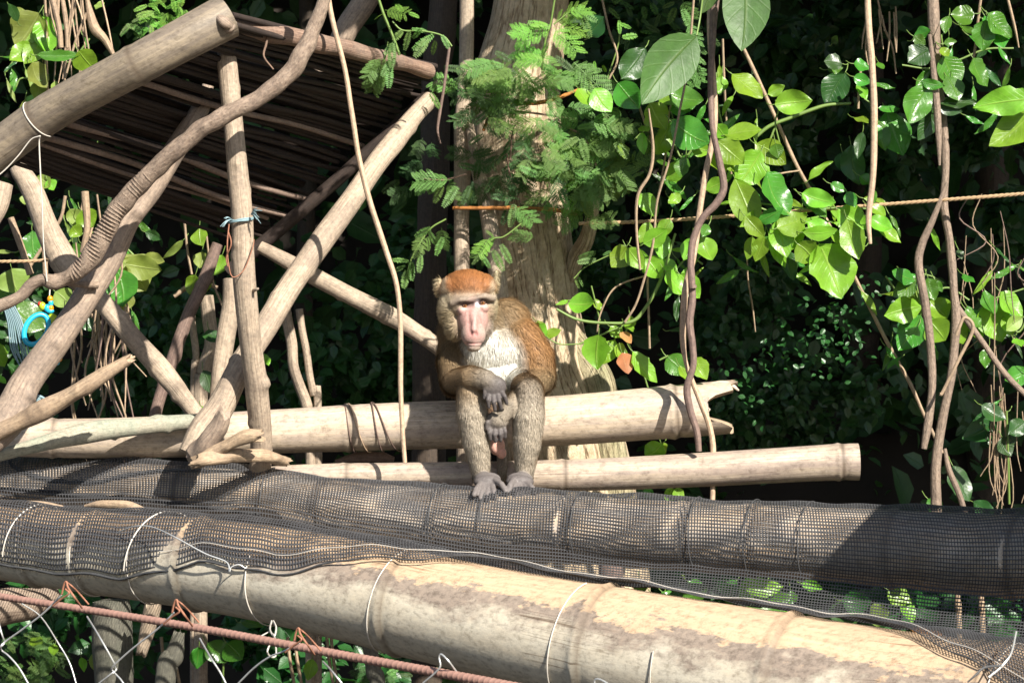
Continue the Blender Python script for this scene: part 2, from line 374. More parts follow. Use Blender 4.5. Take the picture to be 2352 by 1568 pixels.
# ---------------------------------------------------------------- ground and bank
def bank_h(x, y):
    t = np.clip((y - 2.6) / 5.0, 0, 1); h = (t * t * (3 - 2 * t)) * 6.5 + np.clip(y - 7.6, 0, 200) * .12
    return h + .12 * np.sin(x * 1.7 + y * .6) * np.clip(y, 0, 1) + .08 * np.sin(x * 4.1 - y * 2.3) * np.clip(y, 0, 1)
gx = np.unique(np.concatenate([np.linspace(-150, -8, 12), np.linspace(-8, 8, 50), np.linspace(8, 150, 12)]))
gy = np.unique(np.concatenate([np.linspace(-80, -2, 12), np.linspace(-2, 9, 40), np.linspace(9, 200, 14)]))
GX, GY = np.meshgrid(gx, gy, indexing='ij'); GZ = bank_h(GX, GY)
gi, gj = np.meshgrid(np.arange(len(gx) - 1), np.arange(len(gy) - 1), indexing='ij'); q = (gi * len(gy) + gj).ravel()
g = mk('ground', np.stack([GX, GY, GZ], -1).reshape(-1, 3), np.stack([q, q + len(gy), q + len(gy) + 1, q + 1], 1), M['soil'])
tag(g, 'dark forest soil rising to a steep bank behind the leaves', kind='structure')

# ---------------------------------------------------------------- leaves in bulk
LT = np.array([[0, 0, 0], [.28, .38, .05], [.28, -.38, .05], [.65, .34, .02], [.65, -.34, .02], [1, 0, -.12], [.28, 0, -.03], [.65, 0, -.06]])
LF = [[0, 1, 6], [0, 6, 2], [1, 3, 7, 6], [6, 7, 4, 2], [3, 5, 7], [7, 5, 4]]
def leaf_mass(name, pos, size, mat, label, tilt=None, asp=.62, parent=None, droop=.5):
    n = len(pos); a = RNG.uniform(0, 2 * math.pi, n)
    d = np.stack([np.cos(a), RNG.normal(0, .5, n), np.sin(a) * .8 - droop], 1); d /= np.linalg.norm(d, axis=1)[:, None]
    nn = np.stack([RNG.normal(0, .5, n) + .2, -np.abs(RNG.normal(.6, .4, n)), RNG.normal(.6, .4, n)], 1)
    nn -= d * (nn * d).sum(1)[:, None]; nn /= np.linalg.norm(nn, axis=1)[:, None]; s = np.cross(nn, d)
    size = np.broadcast_to(size, n) if np.ndim(size) else np.full(n, size)
    V = pos[:, None] + size[:, None, None] * (LT[None, :, :1] * d[:, None] + LT[None, :, 1:2] * asp * 1.3 * s[:, None] + LT[None, :, 2:] * nn[:, None])
    F = []
    base = (np.arange(n) * 8)
    for f in LF: pass
    FF = []
    for f in LF: FF.append(base[:, None] + np.array(f)[None])
    F = [r for arr in FF for r in arr.tolist()]
    uv = np.tile(np.stack([LT[:, 0], LT[:, 1] + .5], 1), (n, 1))
    o = mk(name, V.reshape(-1, 3), F, mat, parent, uv)
    return tag(o, label, kind='stuff')

# far foliage covering the bank (in shade)
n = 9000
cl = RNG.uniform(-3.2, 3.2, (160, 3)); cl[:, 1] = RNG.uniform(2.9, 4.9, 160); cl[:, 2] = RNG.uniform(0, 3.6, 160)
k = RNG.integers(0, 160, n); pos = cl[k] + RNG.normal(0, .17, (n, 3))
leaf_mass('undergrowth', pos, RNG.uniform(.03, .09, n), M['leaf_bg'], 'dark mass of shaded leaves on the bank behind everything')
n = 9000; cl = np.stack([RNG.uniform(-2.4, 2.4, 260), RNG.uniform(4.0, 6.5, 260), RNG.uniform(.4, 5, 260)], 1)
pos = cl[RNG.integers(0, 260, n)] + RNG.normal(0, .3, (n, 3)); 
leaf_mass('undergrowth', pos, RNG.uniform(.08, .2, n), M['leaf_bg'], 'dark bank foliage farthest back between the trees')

# leaf canopy added out of the picture above, to shade the bank
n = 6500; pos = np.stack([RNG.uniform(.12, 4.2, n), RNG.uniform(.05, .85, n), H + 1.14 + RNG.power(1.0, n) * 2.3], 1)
leaf_mass('unseen_canopy', pos, RNG.uniform(.14, .26, n), M['leaf_dark'], 'unseen leaf canopy added above the tree trunk to shade the bank')
n = 4200; pos = np.stack([RNG.uniform(-3.5, 4.2, n), RNG.uniform(.9, 6.5, n), H + 2.0 + RNG.uniform(0, 1.3, n)], 1)  # second unseen layer, added to block sky light
leaf_mass('unseen_canopy', pos, RNG.uniform(.2, .36, n), M['leaf_dark'], 'unseen leaf canopy added farther back to keep sky light off the bank')

# ---------------------------------------------------------------- helper: explicit leaves
def leaf_mesh(b, t, w, face, mat, name='leaf', parent=None, fold=.25, curl=.12, wav=.04, bite=0.0, seed=0, shape=0):
    """ovate leaf from base b to tip t, w = full width"""
    b = np.array(b); t = np.array(t); L = np.linalg.norm(t - b); d = (t - b) / L
    nn = np.array(face, float); nn -= d * nn.dot(d); nn /= np.linalg.norm(nn); s = np.cross(nn, d)
    r = np.random.default_rng(seed); nu, nv = 11, 6
    us = np.linspace(0, 1, nu); V = []; uv = []
    bend = r.uniform(-.16, .16); sh_ = r.uniform(.78, 1.0)
    for u in us:
        if shape == 0: hw = math.sin(math.pi * u ** sh_) ** .78 * (1 - .12 * u)
        else: hw = math.sin(math.pi * u ** .62) ** .75
        if u > .9: hw *= .9
        hw = hw * w / 2 / .93
        if u in (0, 1): hw = 0.0006
        for j in range(nv + 1):
            v = j / nv * 2 - 1
            e = 1 + (r.uniform(-bite, bite) if abs(v) > .9 else 0)
            off = s * (v * hw * e) + s * (bend * L * 4 * u * (1 - u) * .5)
            hgt = -fold * w * .5 * (1 - abs(v)) * math.sin(math.pi * u) * .8 - curl * L * (u ** 2) + wav * L * math.sin(u * 11 + v * 2 + seed) * abs(v) ** 2 * .6
            V.append(b + d * (L * u) + off + nn * hgt); uv.append((u, v * .5 + .5))
    F = []; m = nv + 1
    for i in range(nu - 1):
        for j in range(nv):
            a = i * m + j; F.append([a, a + 1, a + 1 + m, a + m])
    return mk(name, V, F, mat, parent, uv)

SEED = [100]
TONES = {'b': 'leaf_bright', 'm': 'leaf_mid', 'd': 'leaf_dark', 'y': 'leaf_yellow', 'o': 'leaf_dry', 'g': 'leaf_big'}
def leaves(parent, reg, rows, y0):
    for row in rows:
        bx, by, tx, ty, w, tone = row[:6]; yy = row[6] if len(row) > 6 else y0
        SEED[0] += 1; r = np.random.default_rng(SEED[0])
        yb = yy + r.uniform(-.03, .03); yt = yb - r.uniform(-.01, .04)
        B = P(*Z(reg, bx, by), yb); T = P(*Z(reg, tx, ty), yt)
        face = (r.uniform(-.35, .55), -1.0, r.uniform(-.1, .75)); ww = w * SC * (7 + yb) / 7000 * 1.32 * r.uniform(.85, 1.12)
        leaf_mesh(B, T, ww, face, M[TONES[tone]], 'leaf', parent, fold=r.uniform(.05, .6), curl=r.uniform(-.05, .28), wav=r.uniform(.02, .10), bite=.12 if r.random() < .22 else .03, seed=SEED[0])
        # petiole
        d = (B - T).normalized(); q = B + d * .018 + Vector((0, .012, .006))
        path = catmull([list(B) + [0], list(B + d * .01) + [0], list(q) + [0]], 3)[:, :3]
        vv, F, UV, at = tube_arrays(path, np.full(len(path), .0011), 5); mk('petiole', vv, F, M['green_stem'], parent, UV)

def stem(parent, reg, pts, y, r, mat='twig', name='stem', ns=7, n=6, wob=.05, yl=None):
    rows = []
    for i, p in enumerate(pts):
        yy = y if yl is None else yl[i]
        a = Z(reg, p[0], p[1]) if reg else p[:2]; rows.append((a[0], a[1], yy, p[2] if len(p) > 2 else r))
    SEED[0] += 1
    return tube(name, rows, M[mat], parent, n=n, ns=ns, wob=wob, seed=SEED[0], bumpk=120)


# ================================================================= poles and bamboo
def px_of(v): return (v[0] / (7 + v[1]) * 7000 + 1176, 784 - (v[2] - H) / (7 + v[1]) * 7000)

# rear bamboo, under the net
REAR = [(-250, 1098, .36, 57), (-50, 1106, .30, 59), (500, 1137, .06, 63), (784, 1171, -.05, 67), (1100, 1201, -.15, 74), (1600, 1233, -.36, 80), (1900, 1250, -.48, 85), (2352, 1279, -.68, 97), (2650, 1300, -.82, 104)]
o = tube('netted_bamboo_pole', REAR, M['bamboo_net'], n=40, ns=36, nodes_px=[60, 420, 740, 1010, 1310, 1590, 1735, 2050, 2330], hollow=.8, wob=.006, seed=3, bumpk=8)
tag(o, 'bamboo pole wrapped in black netting under the monkey\'s feet', 'bamboo pole')
# front bamboo
FRONT = [(-250, 1200, -.28, 80), (0, 1246, -.42, 84), (480, 1298, -.72, 105), (784, 1351, -.90, 116), (1168, 1436, -1.10, 129), (1600, 1527, -1.30, 148), (2000, 1607, -1.46, 166), (2352, 1668, -1.60, 184), (2650, 1720, -1.72, 196)]
o = tube('giant_bamboo_pole', FRONT, M['bamboo_front'], n=44, ns=48, nodes_px=[95, 222, 460, 930, 1380, 1800, 2290], hollow=.85, wob=.014, seed=5, bumpk=6)
tag(o, 'thickest bamboo pole, peeling tan and grey, crossing the foreground below the netting', 'bamboo pole')
FRONT_O = o
# seat bamboo
def torn(th):
    c = np.cos(th); return np.where(c > .35, .012 * np.sin(th * 23) + .055 * np.minimum(1, (c - .35) * 2.6), np.where(c < -.4, .045 * np.minimum(1, (-c - .4) * 2.6) + .006 * np.sin(th * 31), -.012 + .008 * np.sin(th * 13) + .02 * np.abs(c)))
SEAT = [(-200, 1012, .17, 42), (20, 1006, .16, 43), (300, 1005, .155, 47), (600, 992, .15, 50), (900, 979, .145, 54), (1250, 968, .14, 57), (1560, 944, .13, 61), (1632, 938, .13, 62)]
o = tube('seat_bamboo_pole', SEAT, M['bamboo_seat'], n=40, ns=36, nodes_px=[120, 460, 800, 1545], end1=torn, hollow=.82, wob=.012, seed=8, bumpk=9)
tag(o, 'bamboo pole the monkey sits on, torn open at its end', 'bamboo pole')
# splinter shard curling from the torn end
sh = []
for th0, rows in ((0, [(1618, 886, .12, 5), (1655, 880, .115, 7), (1680, 885, .11, 6), (1697, 897, .105, 2)]),):
    tube('splinter', rows, M['bamboo_seat'], o, n=5, ns=8, wob=.12, seed=th0 + 3, bumpk=60)
# lower bamboo
LOWB = [(560, 1101, .03, 24), (700, 1092, .03, 26), (1000, 1092, .03, 31), (1300, 1091, .03, 36), (1600, 1079, .02, 39), (1900, 1062, .02, 41), (1972, 1060, .02, 42)]
o = tube('lower_bamboo_pole', LOWB, M['bamboo_low'], n=36, ns=30, nodes_px=[790, 1290, 1925], hollow=.78, wob=.01, seed=9, bumpk=9)
tag(o, 'slimmer brown bamboo pole with clean cut end below the seat pole', 'bamboo pole')

# roof ---------------------------------------------------------------
rA, rB, rC, rD = P(10, 372, -.15), P(525, 50, -.36), P(1000, 172, .42), P(560, 560, .50)
roof = empty('slatted_roof', rA, 'dark roof of thin wooden slats sloping away under the upper left beam', 'roof')
NS_ = 46; rr = random.Random(3)
SUNLIT = (6, 8, 13, 27)  # canes coloured as if sunlit
for i in range(NS_):
    t = (i + .5 + rr.uniform(-.25, .25)) / NS_
    a = rA.lerp(rB, t); b = rD.lerp(rC, t); d = (b - a)
    a = a - d * rr.uniform(.0, .03); b = b + d * rr.uniform(-.04, .08)
    sag = rr.uniform(-.008, .008); off = Vector((0, 0, rr.uniform(-.006, .006))); off = off + Vector((.003, -.006, -.007)) if i in SUNLIT else off
    pts = [list(a + off) + [1], list(a.lerp(b, .35) + off + Vector((0, 0, sag))) + [1], list(a.lerp(b, .7) + off + Vector((0, 0, -sag))) + [1], list(b + off) + [1]]
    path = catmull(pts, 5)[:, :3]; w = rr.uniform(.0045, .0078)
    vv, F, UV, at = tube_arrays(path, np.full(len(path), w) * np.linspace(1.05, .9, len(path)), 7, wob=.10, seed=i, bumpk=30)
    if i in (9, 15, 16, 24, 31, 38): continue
    mk('slat', vv, F, M['slat_sunlit' if i in SUNLIT else 'slat'], roof, UV, attrs=at)
def beam3(a, b, r, name, mat, parent, wob=.05):
    path = catmull([list(a) + [1], list(a.lerp(b, .5) + Vector((0, 0, -.01))) + [1], list(b) + [1]], 8)[:, :3]
    vv, F, UV, at = tube_arrays(path, np.full(len(path), r), 12, wob=wob, seed=int(r * 1e4)); return mk(name, vv, F, M[mat], parent, UV, attrs=at)
dn = Vector((.02, -.02, -.02))
beam3(rD.lerp(rC, -.12) + dn, rD.lerp(rC, 1.02) + dn, .017, 'rafter', 'slat', roof)
# a second loose layer of cane above, so that little light comes through
for i in range(34):
    if i in (6, 12, 22): continue
    t = (i + rr.uniform(0, 1)) / 34; a = rA.lerp(rB, t) + Vector((0, .02, .022)); b = rD.lerp(rC, min(1, t + rr.uniform(-.03, .03))) + Vector((0, .02, .022))
    path = catmull([list(a.lerp(b, .02)) + [1], list(a.lerp(b, .5)) + [1], list(b) + [1]], 6)[:, :3]
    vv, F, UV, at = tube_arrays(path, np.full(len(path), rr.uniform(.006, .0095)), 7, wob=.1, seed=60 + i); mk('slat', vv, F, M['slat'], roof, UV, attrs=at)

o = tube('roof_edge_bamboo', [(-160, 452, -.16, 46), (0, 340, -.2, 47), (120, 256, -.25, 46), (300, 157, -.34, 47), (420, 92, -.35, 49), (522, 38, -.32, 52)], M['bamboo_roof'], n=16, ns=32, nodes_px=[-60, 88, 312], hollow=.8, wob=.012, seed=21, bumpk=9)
tag(o, 'thick brown bamboo beam along the upper edge of the slatted roof', 'bamboo pole')
o = tube('roof_top_beam', [(505, 52, -.30, 22), (560, 68, -.24, 21), (660, 84, -.13, 22), (780, 110, .02, 21), (900, 140, .18, 19), (985, 163, .32, 17)], M['rust_bark'], n=10, ns=20, wob=.14, seed=22, bumpk=50)
tag(o, 'split reddish wooden beam running right from the hollow bamboo end', 'beam')
for rows in ([(500, 36, -.36, 9), (515, 50, -.38, 12), (530, 62, -.36, 9)], [(515, 72, -.34, 7), (528, 66, -.36, 10), (538, 54, -.34, 7)]):
    tube('knot', rows, M['pole_dark'], o, n=5, ns=10, wob=.2, seed=len(rows), bumpk=90)
tube('peeling_strip', [(615, 72, -.20, 3), (612, 100, -.21, 3), (606, 130, -.22, 2.4), (628, 160, -.22, 1.6)], M['rust_bark'], o, n=5, ns=6, wob=.2)

def jag(sd, a):
    r_ = np.random.default_rng(sd); k_ = r_.uniform(-1, 1, 14)
    return lambda th: a * np.interp(th, np.linspace(0, 2 * np.pi, 15), np.append(k_, k_[0])) * 1.0
def pole(name, rows, mat, label, cat='pole', ns=20, n=12, wob=.06, bumpk=26, seed=1, parent=None):
    o = tube(name, rows, M[mat], parent, n=n + 6, ns=ns, wob=wob * 1.25, seed=seed, bumpk=bumpk * 1.3, end0=jag(seed, .022) if 'broken' in name or 'split' in name else None, end1=jag(seed + 7, .012) if 'broken' in name or 'split' in name else None, knots=(len(rows) + 1) if cat == 'pole' and len(rows) > 5 else 1)
    return tag(o, label, cat) if parent is None else o
VP = pole('upright_pole', [(519, 98, -.20, 20), (524, 160, -.20, 23), (533, 260, -.20, 23), (545, 380, -.2, 24), (556, 500, -.19, 25), (558, 580, -.18, 26), (562, 660, -.17, 26), (575, 780, -.13, 25.5), (590, 900, -.08, 26.5), (600, 1000, -.03, 26), (597, 1085, .0, 25)], 'pole',
     'smooth pale upright pole holding the roof corner, blue string tied round it', wob=.035, seed=31)
tube('branch_stub', [(580, 668, -.18, 5), (590, 664, -.2, 3.5), (594, 662, -.2, 2)], M['pole'], VP, n=4, ns=8)
pole('diagonal_prop', [(990, 228, .35, 20), (950, 270, .31, 21), (905, 325, .27, 25), (868, 372, .23, 25), (800, 470, .17, 26), (720, 580, .11, 27), (640, 700, .05, 28), (560, 830, -.02, 29), (510, 930, -.05, 31), (470, 990, -.06, 37), (440, 1045, -.07, 34)], 'pole',
     'pale diagonal prop rising from the seat pole up to the roof\'s right corner', seed=32, wob=.06)
pole('slanting_prop', [(478, 195, -.02, 13), (462, 245, -.03, 21), (430, 300, -.05, 24), (390, 365, -.06, 25), (345, 440, -.07, 28), (290, 510, -.08, 31), (245, 600, -.09, 31), (185, 700, -.11, 32), (125, 790, -.13, 33), (60, 880, -.15, 35), (20, 960, -.17, 42), (-60, 1040, -.19, 40)], 'pole_dark',
     'brown slanting prop behind the thick vine, from the roof down to the lower left corner', seed=33, wob=.07)
pole('rear_brace', [(596, 566, .40, 14), (660, 600, .40, 17), (740, 645, .41, 20), (830, 692, .41, 21), (900, 728, .42, 21), (960, 765, .42, 20), (1010, 800, .42, 19), (1060, 845, .42, 17)], 'pole',
     'pinkish brace sloping down to the right behind the monkey', seed=34)
pole('rear_brace', [(40, 380, .35, 20), (80, 450, .35, 25), (120, 550, .34, 28), (160, 620, .34, 32), (230, 690, .33, 22), (300, 770, .32, 23), (370, 850, .31, 24), (420, 910, .3, 22), (460, 965, .29, 20), (480, 1000, .29, 18)], 'pole',
     'knobbly pale brace crossing behind the slanting prop down to the seat pole', seed=35, wob=.09)
pole('rear_upright', [(528, 640, .30, 17), (530, 700, .30, 20), (518, 780, .3, 21), (505, 860, .3, 20), (497, 940, .3, 18), (494, 1010, .3, 18)], 'pole',
     'short tan upright pole close behind the tall upright pole', seed=36)
pole('rear_dark_pole', [(500, 560, .7, 12), (470, 640, .7, 15), (430, 730, .7, 15), (395, 830, .7, 15), (365, 920, .7, 14), (350, 990, .7, 14)], 'vine_brown',
     'dark thin pole in shade behind the crossing braces', seed=37)
pole('broken_branch', [(298, 824, -.26, 10), (284, 833, -.26, 13), (240, 858, -.26, 16), (180, 898, -.25, 19), (110, 935, -.24, 22), (40, 972, -.22, 20), (-40, 1010, -.2, 21)], 'twig',
     'grey broken branch stub with splintered tip pointing up to the right at lower left', seed=38, wob=.16, bumpk=45)
pole('cut_board_end', [(-60, 560, -.3, 22), (-10, 480, -.3, 24), (8, 420, -.3, 22)], 'pole', 'pale pole end entering at the left edge under the bamboo beam', seed=39)
pole('mossy_branch', [(-60, 1052, -.12, 20), (0, 1045, -.1, 14), (120, 1012, -.06, 19), (200, 995, -.02, 24), (290, 982, .02, 22), (380, 972, .06, 19), (460, 968, .08, 16)], 'moss_pole',
     'greenish curved branch lying along the seat pole at left', seed=40, wob=.08)
pole('broken_log', [(512, 955, -.15, 18), (500, 985, -.14, 22), (478, 1015, -.12, 27), (452, 1048, -.1, 26), (436, 1062, -.1, 14)], 'pole_dark', 'short splintered log end leaning on the seat pole beside the upright pole', seed=41, wob=.18, bumpk=50)
pole('broken_log', [(592, 1000, -.17, 14), (570, 1002, -.17, 15), (530, 1018, -.16, 14), (495, 1036, -.15, 15), (455, 1058, -.15, 11)], 'twig', 'pale broken stick lying in front of the upright pole\'s foot', seed=42, wob=.16, bumpk=60)
pole('broken_log', [(448, 1062, -.16, 14), (480, 1052, -.16, 17), (540, 1046, -.13, 16), (600, 1048, -.08, 15), (645, 1056, -.04, 12), (660, 1060, -.03, 10)], 'twig', 'pale log stub resting on the netting at the upright pole\'s foot', seed=43, wob=.16, bumpk=60)
pole('fallen_stick', [(770, 1060, .2, 5), (820, 1050, .2, 12), (870, 1048, .2, 12), (905, 1054, .2, 6)], 'vine_brown', 'dark stick behind the lower bamboo, left of the monkey', seed=44)
# posts underneath, seen below the front bamboo
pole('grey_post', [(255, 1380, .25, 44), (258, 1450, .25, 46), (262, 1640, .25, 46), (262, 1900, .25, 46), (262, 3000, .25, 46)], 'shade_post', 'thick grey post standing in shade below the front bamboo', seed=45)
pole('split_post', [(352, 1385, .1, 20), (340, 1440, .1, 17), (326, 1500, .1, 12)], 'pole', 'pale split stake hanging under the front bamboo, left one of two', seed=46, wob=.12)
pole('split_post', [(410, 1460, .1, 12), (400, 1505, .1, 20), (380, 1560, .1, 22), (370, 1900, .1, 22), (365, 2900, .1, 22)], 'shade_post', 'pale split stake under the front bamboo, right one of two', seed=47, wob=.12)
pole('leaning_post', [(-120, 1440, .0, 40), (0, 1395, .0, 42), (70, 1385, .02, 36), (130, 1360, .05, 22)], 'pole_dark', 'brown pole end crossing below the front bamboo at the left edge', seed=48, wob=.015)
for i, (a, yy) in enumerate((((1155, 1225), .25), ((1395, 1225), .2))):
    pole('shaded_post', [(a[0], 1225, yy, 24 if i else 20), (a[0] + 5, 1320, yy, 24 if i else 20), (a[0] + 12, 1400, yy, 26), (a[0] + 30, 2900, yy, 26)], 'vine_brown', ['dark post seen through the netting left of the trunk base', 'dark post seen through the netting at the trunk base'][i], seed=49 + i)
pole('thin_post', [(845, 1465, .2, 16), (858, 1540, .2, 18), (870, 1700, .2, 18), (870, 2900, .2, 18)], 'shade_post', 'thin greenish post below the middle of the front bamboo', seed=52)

# thick climbing vine that bends in front of the roof
V1 = pole('thick_vine', [(765, -120, -.34, 15), (752, -40, -.34, 15), (738, 20, -.34, 16), (712, 85, -.34, 18), (688, 135, -.34, 22), (662, 172, -.34, 21), (600, 222, -.34, 19), (530, 258, -.34, 20), (470, 292, -.33, 20), (420, 332, -.32, 21), (370, 375, -.3, 21), (325, 420, -.28, 22), (280, 470, -.26, 22), (245, 525, -.25, 23), (215, 580, -.24, 24), (180, 622, -.23, 20), (150, 640, -.22, 17), (125, 648, -.22, 18), (98, 642, -.22, 14), (72, 655, -.22, 14), (45, 680, -.22, 14), (0, 702, -.22, 14), (-60, 725, -.22, 14)], 'bark',
     'thick rough vine sweeping across the roof and hooking to the left edge', 'vine', wob=.09, bumpk=90, seed=55, n=10)
tube('side_shoot', [(150, 648, -.2, 7), (180, 652, -.16, 8), (225, 655, -.14, 9)], M['bark'], V1, n=5, ns=8, wob=.1)
# corrugated ridges along the lower half of the vine
path, rad = pix_path([(345, 400, -.29, 22), (325, 420, -.28, 22), (280, 470, -.26, 22), (245, 525, -.25, 23), (215, 580, -.24, 24), (180, 622, -.23, 20), (150, 640, -.22, 17)], 12)
Tt, Aa, Bb = frames(path); s = np.concatenate([[0], np.cumsum(np.linalg.norm(np.diff(path, axis=0), axis=1))])
parts = []
for q in np.arange(.01, s[-1] - .01, .0082):
    c = np.array([np.interp(q, s, path[:, k]) for k in range(3)]); i = min(len(s) - 1, int(np.searchsorted(s, q))); r0 = np.interp(q, s, rad)
    th = np.linspace(-.2, 2.9, 9) + random.uniform(-.3, .3); side = Vector(Bb[i]); cc = []
    for t_ in th: cc.append(c + r0 * 1.0 * (math.cos(t_) * Bb[i] - math.sin(t_) * Aa[i] * (1 if Aa[i][1] < 0 else 1)))
    # ridges round the camera side
    cc = [c + r0 * 1.0 * (math.cos(t_ - 1.57) * (-np.array([0, 1., 0])) + math.sin(t_ - 1.57) * np.cross(Tt[i], [0, 1., 0])) for t_ in th]
    rr_ = .0021 * np.sin(np.linspace(0.15, 3.0, 9)) * random.uniform(.7, 1.2) + .0006
    vv, F, UV, at = tube_arrays(np.array(cc), rr_, 6); parts.append((vv, F))
VV, FF = joinVF(parts); tag(mk('bark_ridges', VV, FF, M['bark'], V1, VV[:, :2] * 3), kind='stuff')

# off-frame log, added and shaped to shade the right end of the netted pole
BR = [(1.235, -1.4, H - .045), (1.47, -1.4, H + .18), (1.9, -1.45, H + .48), (2.5, -1.5, H + .60), (3.3, -1.5, H + .8)]
path = catmull([list(p) + [r] for p, r in zip(BR, (.26, .26, .25, .2, .14))], 8)
vv, F, UV, at = tube_arrays(path[:, :3], path[:, 3], 24, wob=.05, seed=9, bumpk=6)
tag(mk('unseen_shade_log', vv, F, M['trunk'], None, UV, attrs=at), 'big unseen log added outside the picture at right to shade the netted pole', 'log')
path = catmull([(3.3, -1.6, -.2, .2), (3.3, -1.55, H, .17), (3.25, -1.5, H + 2, .14)], 8)  # unseen trunk, added to hold the shading log
vv, F, UV, at = tube_arrays(path[:, :3], path[:, 3], 16, wob=.05, seed=10, bumpk=6)
tag(mk('unseen_side_tree', vv, F, M['trunk'], None, UV, attrs=at), 'bare unseen trunk added outside the picture to hold the shading log', 'tree')

# ---------------------------------------------------------------- netting over both tubes
def interp_rows(rows, px):
    a = np.array(rows, float); return [np.interp(px, a[:, 0], a[:, k]) for k in (1, 2, 3)]
# sample the actual smooth tube centres by picture column
pr, rr1 = pix_path(REAR, 40); pf, rf1 = pix_path(FRONT, 44)
pxr = np.array([px_of(v)[0] for v in pr]); pxf = np.array([px_of(v)[0] for v in pf])
def at_px(px, pxs, path, rad): return np.stack([np.interp(px, pxs, path[:, k]) for k in range(3)], -1), np.interp(px, pxs, rad)
hem_x = [-250, 0, 140, 290, 380, 470, 560, 640, 760, 880, 980, 1100, 1600, 2000, 2050, 2120, 2200, 2280, 2352, 2600]
hem_f = [100, 110, 116, 112, 96, 84, 84, 82, 62, 44, 30, 8, 2, 6, 14, 26, 40, 58, 78, 95]
CELL = .0070; L_ = 2.95; NUc = int(L_ / CELL)
def net_point(px, a):
    """a in 0..1 across the net, px arrays"""
    C1, r1 = at_px(px, pxr, pr, rr1); C2, r2 = at_px(px, pxf, pf, rf1)
    hem = np.interp(px, hem_x, hem_f) + 2.5 * np.sin(px * .021) + 1.5 * np.sin(px * .047 + 1)
    gap = np.interp(px, [0, 700, 1100, 1500, 2600], [0., 0., .35, 1, 1])
    e1 = 95 + 38 * gap; s2 = -62 + 40 * gap     # where it leaves the rear tube, where it meets the front tube
    s2 = np.minimum(s2, hem - 10)
    def circ(C, r, ph, lift):
        ph = np.radians(ph); rr = r * 1.07 + .0015 + lift
        return C + np.stack([0 * rr, -rr * 1.07 * np.sin(ph), rr * np.cos(ph)], -1)
    A1, A2, A3 = -50., .46, .66                  # section limits in a
    lift = .003 + .0025 * np.sin(px * .021 + a * 9) + .002 * np.sin(px * .006 - a * 14 + 2) + .0012 * np.sin(px * .05 + a * 30)
    lift = lift + .0022 * np.maximum(0, np.sin(px * .013 + 1.0)) ** 3
    t1 = np.clip(a / A2, 0, 1); p1 = circ(C1, r1, -50 + (e1 + 50) * t1, lift)
    q1 = circ(C1, r1, e1, lift); q2 = circ(C2, r2, s2, lift)
    t2 = np.clip((a - A2) / (A3 - A2), 0, 1)[..., None]; p2 = q1 * (1 - t2) + q2 * t2
    p2[..., 2] -= (.02 * np.sin(np.pi * t2[..., 0])) * (1 - .4 * gap)
    t3 = np.clip((a - A3) / (1 - A3), 0, 1); p3 = circ(C2, r2, s2 + (hem - s2) * t3, lift + .002)
    m1 = (a <= A2)[..., None]; m2 = (a <= A3)[..., None]
    return np.where(m1, p1, np.where(m2, p2, p3))
NV_ = 74
colpx = np.linspace(-230, 2560, NUc + 1); rowa = np.linspace(0, 1, NV_ + 1)
# strand grid: every cell has its own border strips
w = .25
ci = np.sort(np.concatenate([np.arange(NUc), np.arange(NUc) + w])); ri = np.sort(np.concatenate([np.arange(NV_), np.arange(NV_) + w]))
PXg, Ag = np.meshgrid(np.interp(ci, np.arange(NUc + 1), colpx), np.interp(ri, np.arange(NV_ + 1), rowa), indexing='ij')
jx = 2.2 * np.sin(Ag * 16 + PXg * .004) + 9 * np.sin(Ag * 3 + PXg * .0021); ja = .004 * np.sin(PXg * .018) + .010 * np.sin(PXg * .0063 + 1) * np.sin(Ag * np.pi)
NP = net_point(PXg + jx * (1 - .0 * Ag), np.clip(Ag + ja * np.sin(Ag * np.pi), 0, 1))
nc, nr = NP.shape[:2]; I, J = np.meshgrid(np.arange(nc - 1), np.arange(nr - 1), indexing='ij')
hole = (I % 2 == 1) & (J % 2 == 1)
rg = np.random.default_rng(4); 
I, J = I[~hole], J[~hole]; q = I * nr + J
F = np.stack([q, q + 1, q + 1 + nr, q + nr], 1)
net = mk('shade_net', NP.reshape(-1, 3), F, M['net'])
sol = net.modifiers.new('thick', 'SOLIDIFY'); sol.thickness = .0012; sol.offset = 1
tag(net, 'black plastic mesh netting draped over the rear pole and down onto the front pole', 'netting')
# hem: rolled edge
hp = net_point(np.linspace(-230, 2560, 300), np.full(300, 1.0)); hp[:, 1] -= .002
px_ = np.linspace(-230, 2560, 300)
hr = np.interp(px_, [-230, 0, 290, 640, 900, 1100, 1900, 2100, 2500], [.002, .0024, .003, .002, .0018, .001, .001, .0014, .002])
vv, F, UV, at = tube_arrays(hp, hr, 8, wob=.3, seed=5, bumpk=300); tag(mk('rolled_hem', vv, F, M['hem'], net, UV))
# fold of spare net along the left of the rear tube
def fold_pts(rows, name='fold', r=.0045):
    c = []
    for px, ph, rr in rows:
        C, r1 = at_px(np.array([px]), pxr, pr, rr1); ph = math.radians(ph); c.append((C[0][0], C[0][1] - (r1[0] + .006) * math.sin(ph), C[0][2] + (r1[0] + .006) * math.cos(ph), rr))
    c = catmull(c, 8); vv, F, UV, at = tube_arrays(c[:, :3], c[:, 3], 8, wob=.3, seed=6, bumpk=200); mk(name, vv, F, M['hem'], net, UV)
fold_pts([(20, 22, .002), (40, 50, .004), (90, 70, .005), (160, 78, .005), (230, 76, .005), (300, 58, .005), (380, 42, .004), (470, 34, .003), (560, 28, .002)])
fold_pts([(-100, 96, .004), (80, 100, .006), (200, 104, .006), (330, 104, .005), (480, 112, .004), (600, 116, .003)])

